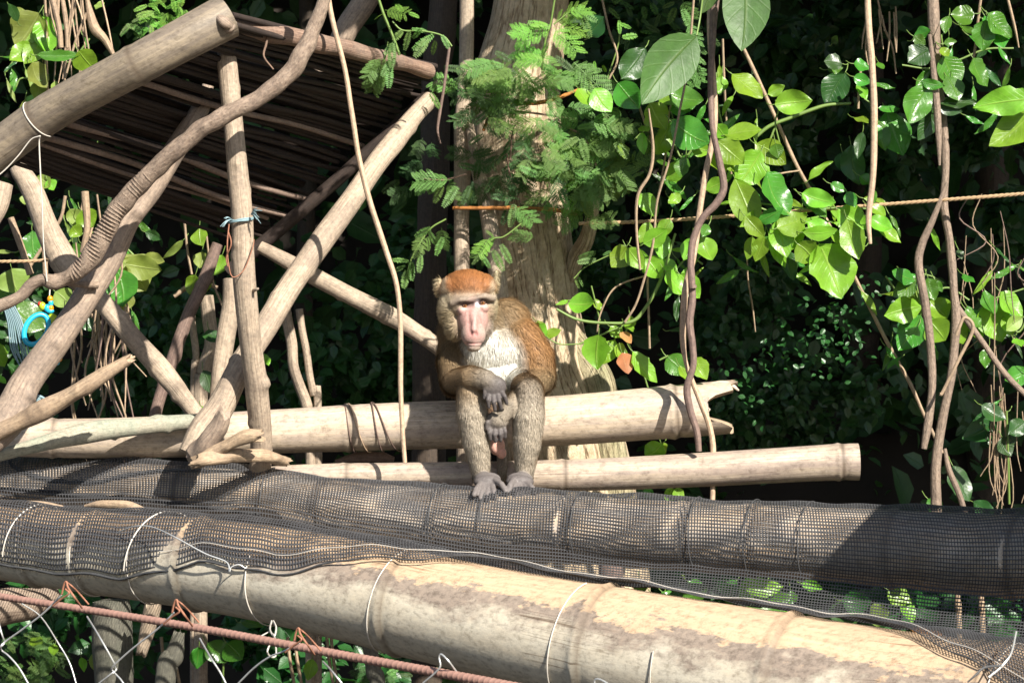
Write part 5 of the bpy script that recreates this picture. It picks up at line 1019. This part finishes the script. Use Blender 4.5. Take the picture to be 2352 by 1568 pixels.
sprays(p, 5, [(560, 50, 530, 160), (545, 180, 535, 300), (480, 230, 490, 355), (450, 290, 432, 405), (470, 230, 350, 215), (440, 260, 360, 300), (600, 20, 660, 130), (690, 0, 690, 170), (620, 0, 500, 60), (700, 60, 650, 180), (560, 120, 500, 200), (590, 60, 610, 160)], .3, 'fern')
stem(p, 2, [(860, 1200), (700, 1240), (560, 1230)], .36, 2, 'rust_bark'); stem(p, 5, [(720, -60), (600, 20), (480, 220), (440, 400)], .32, 2, 'green_stem')
p = plant('feathery_branch', (1120, 590, .05), 'small feathery sprig touching the top of the monkey\'s head', 'branch')
sprays(p, 5, [(1020, 70, 930, 190), (1050, 60, 980, 180)], .1, 'fern_bright')
sprays(p, 5, [(1040, 150, 1112, 292), (1095, 110, 1165, 238), (960, 190, 900, 250), (970, 190, 1020, 275), (950, 180, 890, 200), (990, 20, 1060, 60), (1000, 190, 960, 260)], .1, 'fern')
stem(p, 5, [(1240, -30), (1120, 60), (1040, 80), (960, 190)], .12, 1.8, 'green_stem')
p = plant('feathery_branch', (1350, 620, .25), 'little feathery leaf stem right of the trunk at the monkey\'s head height', 'branch')
sprays(p, 5, [(1620, 240, 1750, 215), (1630, 210, 1740, 170), (1620, 330, 1670, 400), (1610, 350, 1640, 410), (1800, 190, 1850, 160)], .3, 'fern'); stem(p, 5, [(1600, 350), (1680, 270), (1840, 190)], .3, 1.5, 'green_stem')
p = plant('feathery_branch', (1480, 50, .5), 'loose feathery foliage near the top edge left of the large leaves', 'branch')
for k in range(40):
    a = rq.uniform(1780, 2560); b = rq.uniform(-60, 330); L = rq.uniform(60, 150); an = rq.uniform(-2, 2)
    if 2080 < a < 2340 and b > 200: continue
    frond(p, Z(2, a, b), Z(2, a + L * math.sin(an), b + L * .8 * math.cos(an)), rq.choice(['fern', 'fern_dark', 'fern_dark']), .55)
sprays(p, 3, [(0, 0, 90, 160), (40, 160, 130, 330), (60, 400, 150, 590), (20, 500, 100, 600), (90, 380, 160, 440), (0, 60, 60, 200)], .3, 'fern')
sprays(p, 2, [(1910, 140, 1920, 230), (1910, 160, 1990, 190), (1930, 260, 2040, 240), (1740, 420, 1750, 500), (1800, 450, 1820, 500)], .3, 'fern_bright')
stem(p, 2, [(1790, -30), (1840, 200), (1900, 400), (1840, 550)], .4, 2.6, 'twig'); stem(p, 2, [(1920, 200), (1900, 330), (1830, 540)], .4, 1.8, 'green_stem')
p = plant('yellow_green_bush', (370, 35, .9), 'yellow green fine leaved bush tip above the roof edge beam', 'bush')
for k in range(46):
    a = rq.uniform(1010, 1290); b = rq.uniform(-40, 210); L = rq.uniform(60, 120); an = rq.uniform(-2.6, 2.6)
    frond(p, Z(1, a, b), Z(1, a + L * math.sin(an), b + L * math.cos(an)), 'fern_bright', .9, 'pinna')
for k in range(16):
    a = rq.uniform(880, 1010); b = rq.uniform(100, 260); L = rq.uniform(60, 120); an = rq.uniform(-2.6, 2.6)
    frond(p, Z(1, a, b), Z(1, a + L * math.sin(an), b + L * math.cos(an)), 'fern', .95, 'pinna')
p = plant('fern_clump', (60, 1500, .5), 'feathery green clump at the bottom left corner', 'fern')
for k in range(46):
    a = rq.uniform(-40, 400); b = rq.uniform(1230, 1600); L = rq.uniform(90, 200); an = rq.uniform(-2.2, 2.2)
    frond(p, Z(7, a, b), Z(7, a + L * math.sin(an), b + L * math.cos(an)), rq.choice(['fern', 'fern', 'fern_dark']), .5)
p = plant('fern_clump', (900, 1540, .5), 'feathery green clump under the middle of the front bamboo', 'fern')
for k in range(46):
    a, b = ((rq.uniform(200, 420), rq.uniform(1500, 1600)) if k % 2 else (rq.uniform(700, 1150), rq.uniform(1440, 1600))); L = rq.uniform(90, 200); an = rq.uniform(-2.2, 2.2)
    frond(p, Z(8, a, b), Z(8, a + L * math.sin(an), b + L * math.cos(an)), rq.choice(['fern', 'fern_dark']), .5)
# sun-flecked low bushes in the dark gap on the right
def speck(label, cells, y, sz, mat='leaf_mid', n_=500):
    c_ = np.array([list(P(a, b, y + rq.uniform(-.2, .2))) for a, b in cells]); r_ = RNG
    pos = c_[r_.integers(0, len(c_), n_)] + r_.normal(0, .05, (n_, 3)); leaf_mass('shrub_foliage', pos, r_.uniform(sz * .6, sz * 1.3, n_), M[mat], label)
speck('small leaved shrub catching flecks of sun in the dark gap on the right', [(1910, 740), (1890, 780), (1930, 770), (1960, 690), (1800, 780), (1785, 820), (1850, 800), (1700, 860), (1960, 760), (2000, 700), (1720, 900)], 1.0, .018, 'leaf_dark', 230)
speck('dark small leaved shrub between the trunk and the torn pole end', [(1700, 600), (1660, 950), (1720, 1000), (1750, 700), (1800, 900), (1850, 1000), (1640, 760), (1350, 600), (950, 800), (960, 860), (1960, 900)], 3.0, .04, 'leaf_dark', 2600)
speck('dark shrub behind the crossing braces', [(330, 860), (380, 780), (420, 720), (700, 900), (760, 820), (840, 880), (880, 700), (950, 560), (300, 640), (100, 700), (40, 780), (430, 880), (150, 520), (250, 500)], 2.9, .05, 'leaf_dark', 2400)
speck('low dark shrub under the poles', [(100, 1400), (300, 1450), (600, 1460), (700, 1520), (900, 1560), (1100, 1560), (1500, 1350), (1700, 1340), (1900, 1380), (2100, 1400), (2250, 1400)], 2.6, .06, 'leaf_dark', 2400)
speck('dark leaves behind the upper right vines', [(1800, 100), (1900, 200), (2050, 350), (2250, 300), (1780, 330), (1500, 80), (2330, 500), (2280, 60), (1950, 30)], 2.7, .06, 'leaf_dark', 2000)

# ================================================================= the monkey
HY = [0]
def Q(px, py, y): return np.array(P(px, py, y + HY[0]))
OL = (.235, .165, .088); OR = (.32, .175, .072); CR = (.33, .135, .045); GR = (.32, .27, .21); WH = (.74, .70, .62); SK = (.45, .26, .225); HD = (.10, .086, .082)
TN = (.29, .205, .12); PG = (.50, .43, .335); YG = (.44, .37, .23); DK = (.07, .05, .04)
prims = []      # centre, radii(3), colour, fur length, direction or None (= combed away from the face), geometry?
def el(px, py, y, r, col, fl=.014, d=(0, 0, -1), geo=True, rot=None):
    r = np.array(r if hasattr(r, '__len__') else (r, r, r), float); prims.append((Q(px, py, y), r, np.array(col), fl, d, geo, rot))
def limb(rows, cols, fl=.012, geo=True, step=.35):
    """rows: px, py, y, radius ; cols: colour per row"""
    pts = [Q(*r[:3]) for r in rows]; cs = [np.array(c) for c in cols]
    for i in range(len(rows) - 1):
        a, b, ra, rb = pts[i], pts[i + 1], rows[i][3], rows[i + 1][3]; L = np.linalg.norm(b - a); n_ = max(2, int(L / (min(ra, rb) * step)) + 1)
        d = (b - a) / L
        for k in range(n_ + 1):
            t = k / n_; prims.append((a * (1 - t) + b * t, np.full(3, ra * (1 - t) + rb * t), cs[i] * (1 - t) + cs[i + 1] * t, fl if not hasattr(fl, '__len__') else fl[i] * (1 - t) + fl[i + 1] * t, tuple(d), geo, None))
# head
HY[0] = -.03
BR_ = (.33, .26, .20); CK = (.37, .30, .185)
el(1074, 664, .006, (.060, .058, .044), CR, .009, None)
el(1040, 664, .002, (.030, .045, .030), CR, .009, None); el(1111, 660, .002, (.026, .045, .030), CR, .009, None)
el(1073, 692, -.006, (.058, .048, .046), CK, .010, None)
el(1036, 708, -.002, (.028, .036, .046), CK, .013, None)
el(1117, 704, -.002, (.023, .036, .044), CK, .012, None)
el(1046, 748, -.010, (.022, .030, .030), CK, .014, None)
el(1111, 748, -.010, (.019, .028, .030), GR, .011, None)
limb([(1040, 697, -.040, .009), (1060, 689, -.051, .0095), (1086, 688, -.052, .008), (1112, 682, -.051, .0095), (1132, 685, -.036, .008)], [BR_] * 5, .004)
limb([(1092, 693, -.048, .007), (1091, 714, -.053, .0065), (1090, 738, -.062, .0065), (1089, 757, -.071, .0080)], [SK] * 4, 0)
el(1086, 734, -.034, (.035, .030, .044), SK, 0, None)
el(1087, 768, -.048, (.0285, .027, .030), SK, 0, None)
el(1089, 788, -.054, (.0175, .017, .0110), (.42, .33, .28), 0, None)
el(1088, 798, -.049, (.016, .018, .010), GR, .004, None)
el(1064, 714, -.043, (.014, .014, .013), SK, 0, None); el(1110, 707, -.043, (.013, .014, .013), SK, 0, None)
el(1012, 662, .000, (.010, .013, .024), YG, .012, (-.5, 0, -.6), rot=(0, R(-12), 0)); el(1138, 648, .004, (.007, .012, .030), YG, .010, (.2, 0, -.4), rot=(0, R(5), 0))
for a, b in ((1018, 650), (1022, 672), (1030, 690), (1132, 664), (1133, 684)): el(a, b, -.030, .012, (.58, .50, .36), .012, (0, .3, 1), geo=False)
for a, b in ((1036, 645), (1055, 636), (1075, 632), (1096, 634), (1114, 642), (1048, 660), (1072, 666), (1096, 664), (1110, 655)): el(a, b, -.038, .014, CR, .008, None, geo=False)
for a, b in ((1048, 683), (1075, 679), (1100, 676), (1122, 676)): el(a, b, -.048, .008, BR_, .004, None, geo=False)
for a, b in ((1026, 722), (1034, 742), (1044, 762), (1058, 778)): el(a, b, -.034, .009, (.22, .17, .10), .015, None, geo=False)
HY[0] = 0
# neck, trunk
el(1046, 772, .065, (.042, .045, .055), OL, .016); el(1042, 806, .070, (.038, .045, .065), OL, .016)
limb([(1080, 715, .01, .050), (1105, 745, .04, .055), (1120, 775, .06, .060)], [OL, OL, WH], .013)
el(1128, 800, .045, (.080, .066, .060), WH, .014); el(1143, 855, .060, (.078, .066, .060), WH, .014)
el(1165, 752, .085, (.058, .065, .068), (.29, .18, .085), .015, (.5, 0, -1)); el(1095, 775, .085, (.075, .055, .070), OL, .014)
el(1150, 830, .115, (.098, .075, .090), OR, .014); el(1150, 868, .115, (.088, .085, .048), OL, .012)
# thighs and shanks
for s, kx, hx in ((0, 1080, 1112), (1, 1216, 1186)):
    limb([(hx, 878, .075, .040), ((hx + kx) / 2, 884, -.01, .040), (kx, 898, -.098, .032)], [OL, TN, TN], .011)
limb([(1079, 896, -.105, .030), (1084, 950, -.112, .0345), (1093, 1010, -.108, .031), (1101, 1060, -.10, .0235), (1105, 1092, -.095, .021)], [TN, PG, PG, PG, GR], [.010, .011, .011, .009, .004])
limb([(1216, 900, -.105, .032), (1214, 955, -.112, .0355), (1211, 1015, -.108, .031), (1207, 1060, -.10, .024), (1204, 1092, -.095, .021)], [GR, PG, PG, PG, GR], [.010, .011, .011, .009, .004])
for a, b in ((1050, 905), (1048, 950), (1054, 1000), (1064, 1050)): el(a, b, -.10, .014, TN, .012, (0, 0, -1), geo=False)
for a, b in ((1248, 905), (1250, 950), (1246, 1000), (1238, 1050)): el(a, b, -.10, .014, (.42, .24, .09), .012, (0, 0, -1), geo=False)
# arms
limb([(1050, 785, .065, .038), (1040, 830, .025, .036), (1043, 876, -.045, .031)], [OL, OL, TN], .015)
limb([(1043, 878, -.055, .029), (1080, 868, -.118, .0265), (1116, 872, -.145, .0225), (1132, 882, -.150, .019)], [TN, TN, GR, HD], [.013, .011, .006, .003])
limb([(1196, 778, .050, .050), (1226, 820, .035, .046), (1238, 868, .0, .038)], [OR, OR, OL], .014)
limb([(1238, 872, -.010, .036), (1200, 908, -.085, .026), (1172, 936, -.120, .021), (1155, 956, -.128, .017)], [OL, TN, GR, GR], [.012, .010, .006, .005])
# hands
el(1135, 887, -.152, (.028, .016, .025), HD, .003, (0, 0, -1)); el(1142, 966, -.126, (.027, .018, .022), GR, .007, (0, 0, -1))
def digit(rows, r0, r1, col=HD): 
    rs = np.linspace(r0, r1, len(rows)); limb([(*q, r) for q, r in zip(rows, rs)], [col] * len(rows), 0, step=.5)
for a in ([(1124, 902, -.156), (1121, 918, -.166), (1123, 934, -.160)], [(1133, 906, -.158), (1134, 923, -.169), (1137, 941, -.160)], [(1143, 905, -.158), (1147, 921, -.169), (1151, 938, -.160)], [(1151, 898, -.155), (1159, 910, -.166), (1164, 926, -.158)]): digit(a, .0062, .0046)
digit([(1122, 890, -.150), (1114, 900, -.158), (1113, 914, -.156)], .006, .0046)
for a in ([(1128, 978, -.130), (1124, 994, -.138), (1127, 1008, -.132)], [(1137, 982, -.130), (1136, 998, -.140), (1138, 1013, -.132)], [(1148, 982, -.130), (1149, 997, -.140), (1150, 1011, -.132)], [(1156, 977, -.128), (1160, 991, -.136), (1160, 1003, -.130)]): digit(a, .0062, .0046)
digit([(1128, 962, -.130), (1119, 970, -.138), (1118, 984, -.136)], .006, .0046)
# feet gripping the netted pole
FT = (.165, .145, .138)
for (hx, ball, toes) in ((1106, (1120, 1104), [((1104, 1112), (1094, 1124), (1089, 1136)), ((1112, 1114), (1106, 1130), (1104, 1144)), ((1121, 1115), (1120, 1132), (1120, 1149)), ((1130, 1113), (1134, 1128), (1136, 1144)), ((1138, 1104), (1152, 1112), (1161, 1127))]),
                         (1204, (1194, 1104), [((1210, 1110), (1222, 1120), (1229, 1132)), ((1203, 1113), (1210, 1128), (1213, 1140)), ((1194, 1114), (1197, 1130), (1199, 1143)), ((1186, 1112), (1184, 1127), (1184, 1141)), ((1179, 1104), (1172, 1114), (1169, 1129))])):
    limb([(hx, 1098, -.085, .021), ((hx + ball[0]) / 2, 1102, -.125, .020), (ball[0], ball[1] + 2, -.158, .0165)], [GR, FT, FT], [.004, .002, 0])
    el(ball[0], ball[1] + 2, -.158, (.032, .018, .016), (.085, .073, .07), 0)  # darker between the toes: gap shade put into the colour
    el(ball[0], ball[1] - 4, -.135, (.030, .024, .016), FT, .002)
    for a, b, c_ in toes: digit([(*a, -.170), (*b, -.198), (*c_, -.212)], .0084, .0062, FT)
# pink skin and tail root between the legs
el(1142, 1024, -.045, (.018, .018, .022), (.80, .46, .37), 0); el(1152, 1040, -.052, (.012, .013, .014), (.82, .44, .35), 0); limb([(1143, 925, .02, .03), (1143, 1000, -.01, .016)], [OL, (.6, .34, .28)], .006)
limb([(1152, 905, .03, .020), (1153, 1000, .015, .014), (1154, 1070, .0, .012), (1150, 1108, -.01, .010)], [OL, GR, GR, OL], .008)

parts = []
for c, r, col, fl, d, geo, rot in prims:
    if not geo: continue
    parts.append(ico(c, r, 3 if r.max() > .02 else 2, rot))
VV, FF = joinVF(parts)
tmp = bpy.data.meshes.new('monkey_parts'); tmp.from_pydata(VV.tolist(), [], FF); to = bpy.data.objects.new('monkey_parts', tmp); COL.objects.link(to)
md = to.modifiers.new('r', 'REMESH'); md.mode = 'VOXEL'; md.voxel_size = .0019
md = to.modifiers.new('s', 'SMOOTH'); md.factor = .5; md.iterations = 3
dg = bpy.context.evaluated_depsgraph_get(); body_me = bpy.data.meshes.new_from_object(to.evaluated_get(dg))
bpy.data.objects.remove(to); bpy.data.meshes.remove(tmp)
nv = len(body_me.vertices); co = np.empty(nv * 3); body_me.vertices.foreach_get('co', co); co = co.reshape(-1, 3)
def topx(v): return v[:, 0] / (7 + v[:, 1]) * 7000 + 1176, 784 - (v[:, 2] - H) / (7 + v[:, 1]) * 7000
px, py = topx(co); front = co[:, 1] < -.03
def gs(a, b, sa, sb=None): return np.exp(-((px - a) / sa) ** 2 - ((py - b) / (sb or sa)) ** 2) * front
push = .0075 * gs(1067, 702, 10, 7) + .0075 * gs(1108, 695, 10, 7) + .0035 * gs(1083, 767, 3, 4) + .0035 * gs(1094, 767, 3, 4)
push += .003 * gs(1077, 735, 4, 22) + .003 * gs(1102, 733, 4, 20)
push += .0035 * np.exp(-((py - 789 + .012 * (px - 1089) ** 2 * .4) / 2.0) ** 2) * (abs(px - 1089) < 19) * front
push -= .0012 * gs(1089, 758, 6, 10)
co[:, 1] += push; co[:, 2] += .0 * push
body_me.vertices.foreach_set('co', co.ravel()); body_me.update()
nr = np.empty(nv * 3); body_me.vertices.foreach_get('normal', nr); nr = nr.reshape(-1, 3)
def field(X):
    """blend colour, fur length and combing direction from the nearest limbs"""
    W_ = np.zeros(len(X)); C_ = np.zeros((len(X), 3)); L_f = np.zeros(len(X)); D_ = np.zeros((len(X), 3)); fc = Q(1088, 735, -.13)
    rad = X - fc; rad /= np.linalg.norm(rad, axis=1)[:, None]
    for c, r, col, fl, d, geo, rot in prims:
        dist = (np.linalg.norm((X - c) / r, axis=1) - 1) * r.mean(); w = np.exp(-np.clip(dist, -.004, 1) / (.0035 if geo else .0045)) * (1 if geo else 1.6)
        W_ += w; C_ += w[:, None] * col; L_f += w * fl; D_ += w[:, None] * (rad if d is None else np.array(d))
    return C_ / W_[:, None], L_f / W_, D_ / W_[:, None]
col, fl, dr = field(co)
# face markings, and highlights painted along the nose
def blend(mask, c, furf=None):
    global col, fl
    m = np.clip(mask, 0, 1)[:, None]; col = col * (1 - m) + np.array(c) * m
    if furf is not None: fl = fl * (1 - m[:, 0] * (1 - furf))
face = np.clip(1.25 - (((px - 1087) / 28) ** 2 + ((py - 740) / 56) ** 2) * 1.0, 0, 1) * (co[:, 1] < -.07)
blend(face * .9, (.43, .25, .215), .05)
blend(1.5 * gs(1066, 696, 18, 5.0), DK, .3); blend(1.5 * gs(1108, 689, 18, 5.0), DK, .3); blend(.8 * gs(1085, 698, 8, 7), (.12, .08, .07), .1)
blend(.8 * gs(1067, 709, 10, 3.0), (.62, .48, .44)); blend(.8 * gs(1108, 702, 9, 3.0), (.62, .48, .44)); blend(1.2 * gs(1097, 697, 4.5, 6), (.9, .82, .85), 0)  # last mark paints glare on the nose bridge
blend(.9 * gs(1083, 768, 3, 3.5), (.16, .04, .04)); blend(.9 * gs(1095, 768, 3, 3.5), (.16, .04, .04)); blend(.5 * gs(1089, 764, 12, 8), (.58, .27, .24))
blend(.8 * np.exp(-((py - 789 + .005 * (px - 1089) ** 2) / 2.6) ** 2) * (abs(px - 1089) < 17) * front, (.30, .12, .11))
blend(.85 * gs(1062, 766, 9, 20), (.33, .27, .22)); blend(.7 * gs(1113, 764, 8, 18), (.42, .35, .29)); blend(.5 * gs(1058, 735, 5, 16), (.20, .15, .12)); blend(.5 * gs(1078, 785, 8, 6), (.36, .29, .25)); blend(.5 * gs(1102, 784, 8, 6), (.42, .34, .29)); blend(.6 * gs(1089, 738, 3, 22), (.58, .38, .35)); blend(.55 * gs(1079, 735, 3, 22), (.42, .22, .19)); blend(.5 * gs(1100, 733, 3, 18), (.44, .24, .21))  # includes a thin highlight painted down the nose ridge
chest = np.clip(1.5 - (((px - 1137) / 72) ** 2 + ((py - 836) / 84) ** 2) * 1.2, 0, 1) * (nr[:, 1] < -.1) * (co[:, 1] < .06) * (co[:, 1] > -.055) * (py > 752)
blend(chest, (.80, .77, .69))
orange_edge = np.clip((px - 1195) / 25, 0, 1) * np.clip((870 - py) / 30, 0, 1) * (py > 690)
blend(orange_edge * .35, (.36, .18, .07)); blend(.6 * np.clip((800 - py) / 40, 0, 1) * (px > 1142) * (py > 690) * np.clip((1205 - px) / 30, 0, 1), (.27, .195, .11))
def mat_fur(name, rough, dark=1.0, bmp=.0, trans=0.0):
    m, nt, b = newmat(name); at = N(nt, 'ShaderNodeAttribute', attribute_name='Col'); n1 = objnoise(nt, 260, 4, .7)
    c = mixc(nt, 1.0, at.outputs['Color'], ramp(nt, n1, [(.3, (.72 * dark,) * 3), (.7, (1.15 * dark,) * 3)]).outputs[0], 'MULTIPLY')
    nt.links.new(c, b.inputs['Base Color']); b.inputs['Roughness'].default_value = rough; b.inputs['Specular IOR Level'].default_value = .25
    if bmp: bump(nt, b, n1, bmp, .001)
    if trans:
        tr_ = N(nt, 'ShaderNodeBsdfTranslucent'); nt.links.new(c, tr_.inputs[0]); mx = N(nt, 'ShaderNodeMixShader'); mx.inputs[0].default_value = trans
        nt.links.new(b.outputs[0], mx.inputs[1]); nt.links.new(tr_.outputs[0], mx.inputs[2]); nt.links.new(mx.outputs[0], nt.nodes['Material Output'].inputs[0])
    return m
M['skin'] = mat_fur('monkey_skin_and_undercoat', .55, 1.0, .35); M['furm'] = mat_fur('monkey_fur', .6, 1.05, 0, .15)
body_me.materials.clear(); body_me.materials.append(M['skin']); body_me.polygons.foreach_set('use_smooth', [True] * len(body_me.polygons)); body_me.polygons.foreach_set('material_index', [0] * len(body_me.polygons))
at = body_me.color_attributes.new('Col', 'FLOAT_COLOR', 'POINT'); cc = np.ones((nv, 4), dtype=np.float32)
und = np.where((fl > .004)[:, None], .92, 1.0); cc[:, :3] = col * und; at.data.foreach_set('color', cc.ravel())
mroot = empty('macaque', Q(1150, 905, .12), 'brown monkey with reddish cap and pale chest sitting hunched on the bamboo pole', 'monkey')
body_me.name = 'body'; body = link('body', body_me, mroot)
# fur strands
np_ = len(body_me.polygons); ar = np.empty(np_); body_me.polygons.foreach_get('area', ar); ls = np.empty(np_, dtype=np.int32); body_me.polygons.foreach_get('loop_start', ls); lt = np.empty(np_, dtype=np.int32); body_me.polygons.foreach_get('loop_total', lt)
lv = np.empty(len(body_me.loops), dtype=np.int32); body_me.loops.foreach_get('vertex_index', lv)
rg = np.random.default_rng(12); NSTR = 120000
v0 = lv[ls]; wgt = ar * (fl[v0] > .0015) * (1.0 + 1.2 * (co[v0, 1] < -.02)); fi = rg.choice(np_, NSTR, p=wgt / wgt.sum())
k4 = np.stack([lv[ls[fi] + np.minimum(k, lt[fi] - 1)] for k in range(4)], 1); bw = rg.dirichlet((1, 1, 1, 1), NSTR)
pos = (co[k4] * bw[..., None]).sum(1); nn = nr[v0[fi]]; cl_ = col[v0[fi]]; ln = fl[v0[fi]] * rg.uniform(.6, 1.5, NSTR); dd = dr[v0[fi]] + rg.normal(0, .13, (NSTR, 3))
# clumping: strands lean with a smooth noise field
dd += .17 * np.stack([np.sin(pos[:, 2] * 210 + pos[:, 0] * 130), np.sin(pos[:, 0] * 190 - pos[:, 1] * 150 + 1), np.sin(pos[:, 0] * 240 + pos[:, 2] * 90)], 1)
dd -= nn * (dd * nn).sum(1)[:, None]; dd /= np.linalg.norm(dd, axis=1)[:, None] + 1e-9
tip1 = dd * .85 + nn * .42; tip2 = dd * 1.0 + nn * .22; side = np.cross(nn, dd); wd_ = (.00040 + .00030 * rg.random(NSTR))[:, None]
b0 = pos - nn * .001; V = np.stack([b0 - side * wd_, b0 + side * wd_, b0 + tip1 * (ln * .5)[:, None] - side * wd_ * .8, b0 + tip1 * (ln * .5)[:, None] + side * wd_ * .8, b0 + tip1 * (ln * .5)[:, None] + tip2 * (ln * .55)[:, None]], 1).reshape(-1, 3)
bi = np.arange(NSTR) * 5
F = np.stack([bi, bi + 2, bi + 3, bi + 1], 1).tolist() + np.stack([bi + 2, bi + 4, bi + 3], 1).tolist()
shade = (1 + rg.uniform(-.34, .34, NSTR) * np.clip(ln / .012, .35, 1))[:, None] * (1 + .08 * np.sin(pos[:, :1] * 170 + pos[:, 2:] * 210)); c5 = np.repeat(np.clip(cl_ * shade, 0, .9), 5, axis=0)
fur = mk('fur', V, F, M['furm'], body, colors=c5)
fur.data.normals_split_custom_set_from_vertices(np.repeat(nn + rg.normal(0, .15, nn.shape), 5, axis=0).tolist()); tag(fur, kind='stuff')
# eyes
for ex, ey in ((1067, 701), (1108, 694)):
    m_ = (abs(px - ex) < 3) & (abs(py - ey) < 3); ys = co[m_, 1].min() if m_.any() else -.05
    V, F = ico(Q(ex, ey, ys + .0058), .0086, 3); e_ = mk('eye', V, F, mat_flat('eyeball', (.10, .055, .04), .12, var=.1, bmp=0), body)
    V, F = ico(Q(ex + .6, ey + 1, ys + .0018), (.0052, .0050, .0052), 3); i_ = mk('iris', V, F, mat_flat('amber_iris', (.30, .12, .03), .08, var=.2, bmp=0), e_)
    V, F = ico(Q(ex + .8, ey + .8, ys - .0021), (.0022, .0018, .0022), 2); mk('pupil', V, F, mat_flat('pupil', (.01, .008, .006), .05, bmp=0), e_)
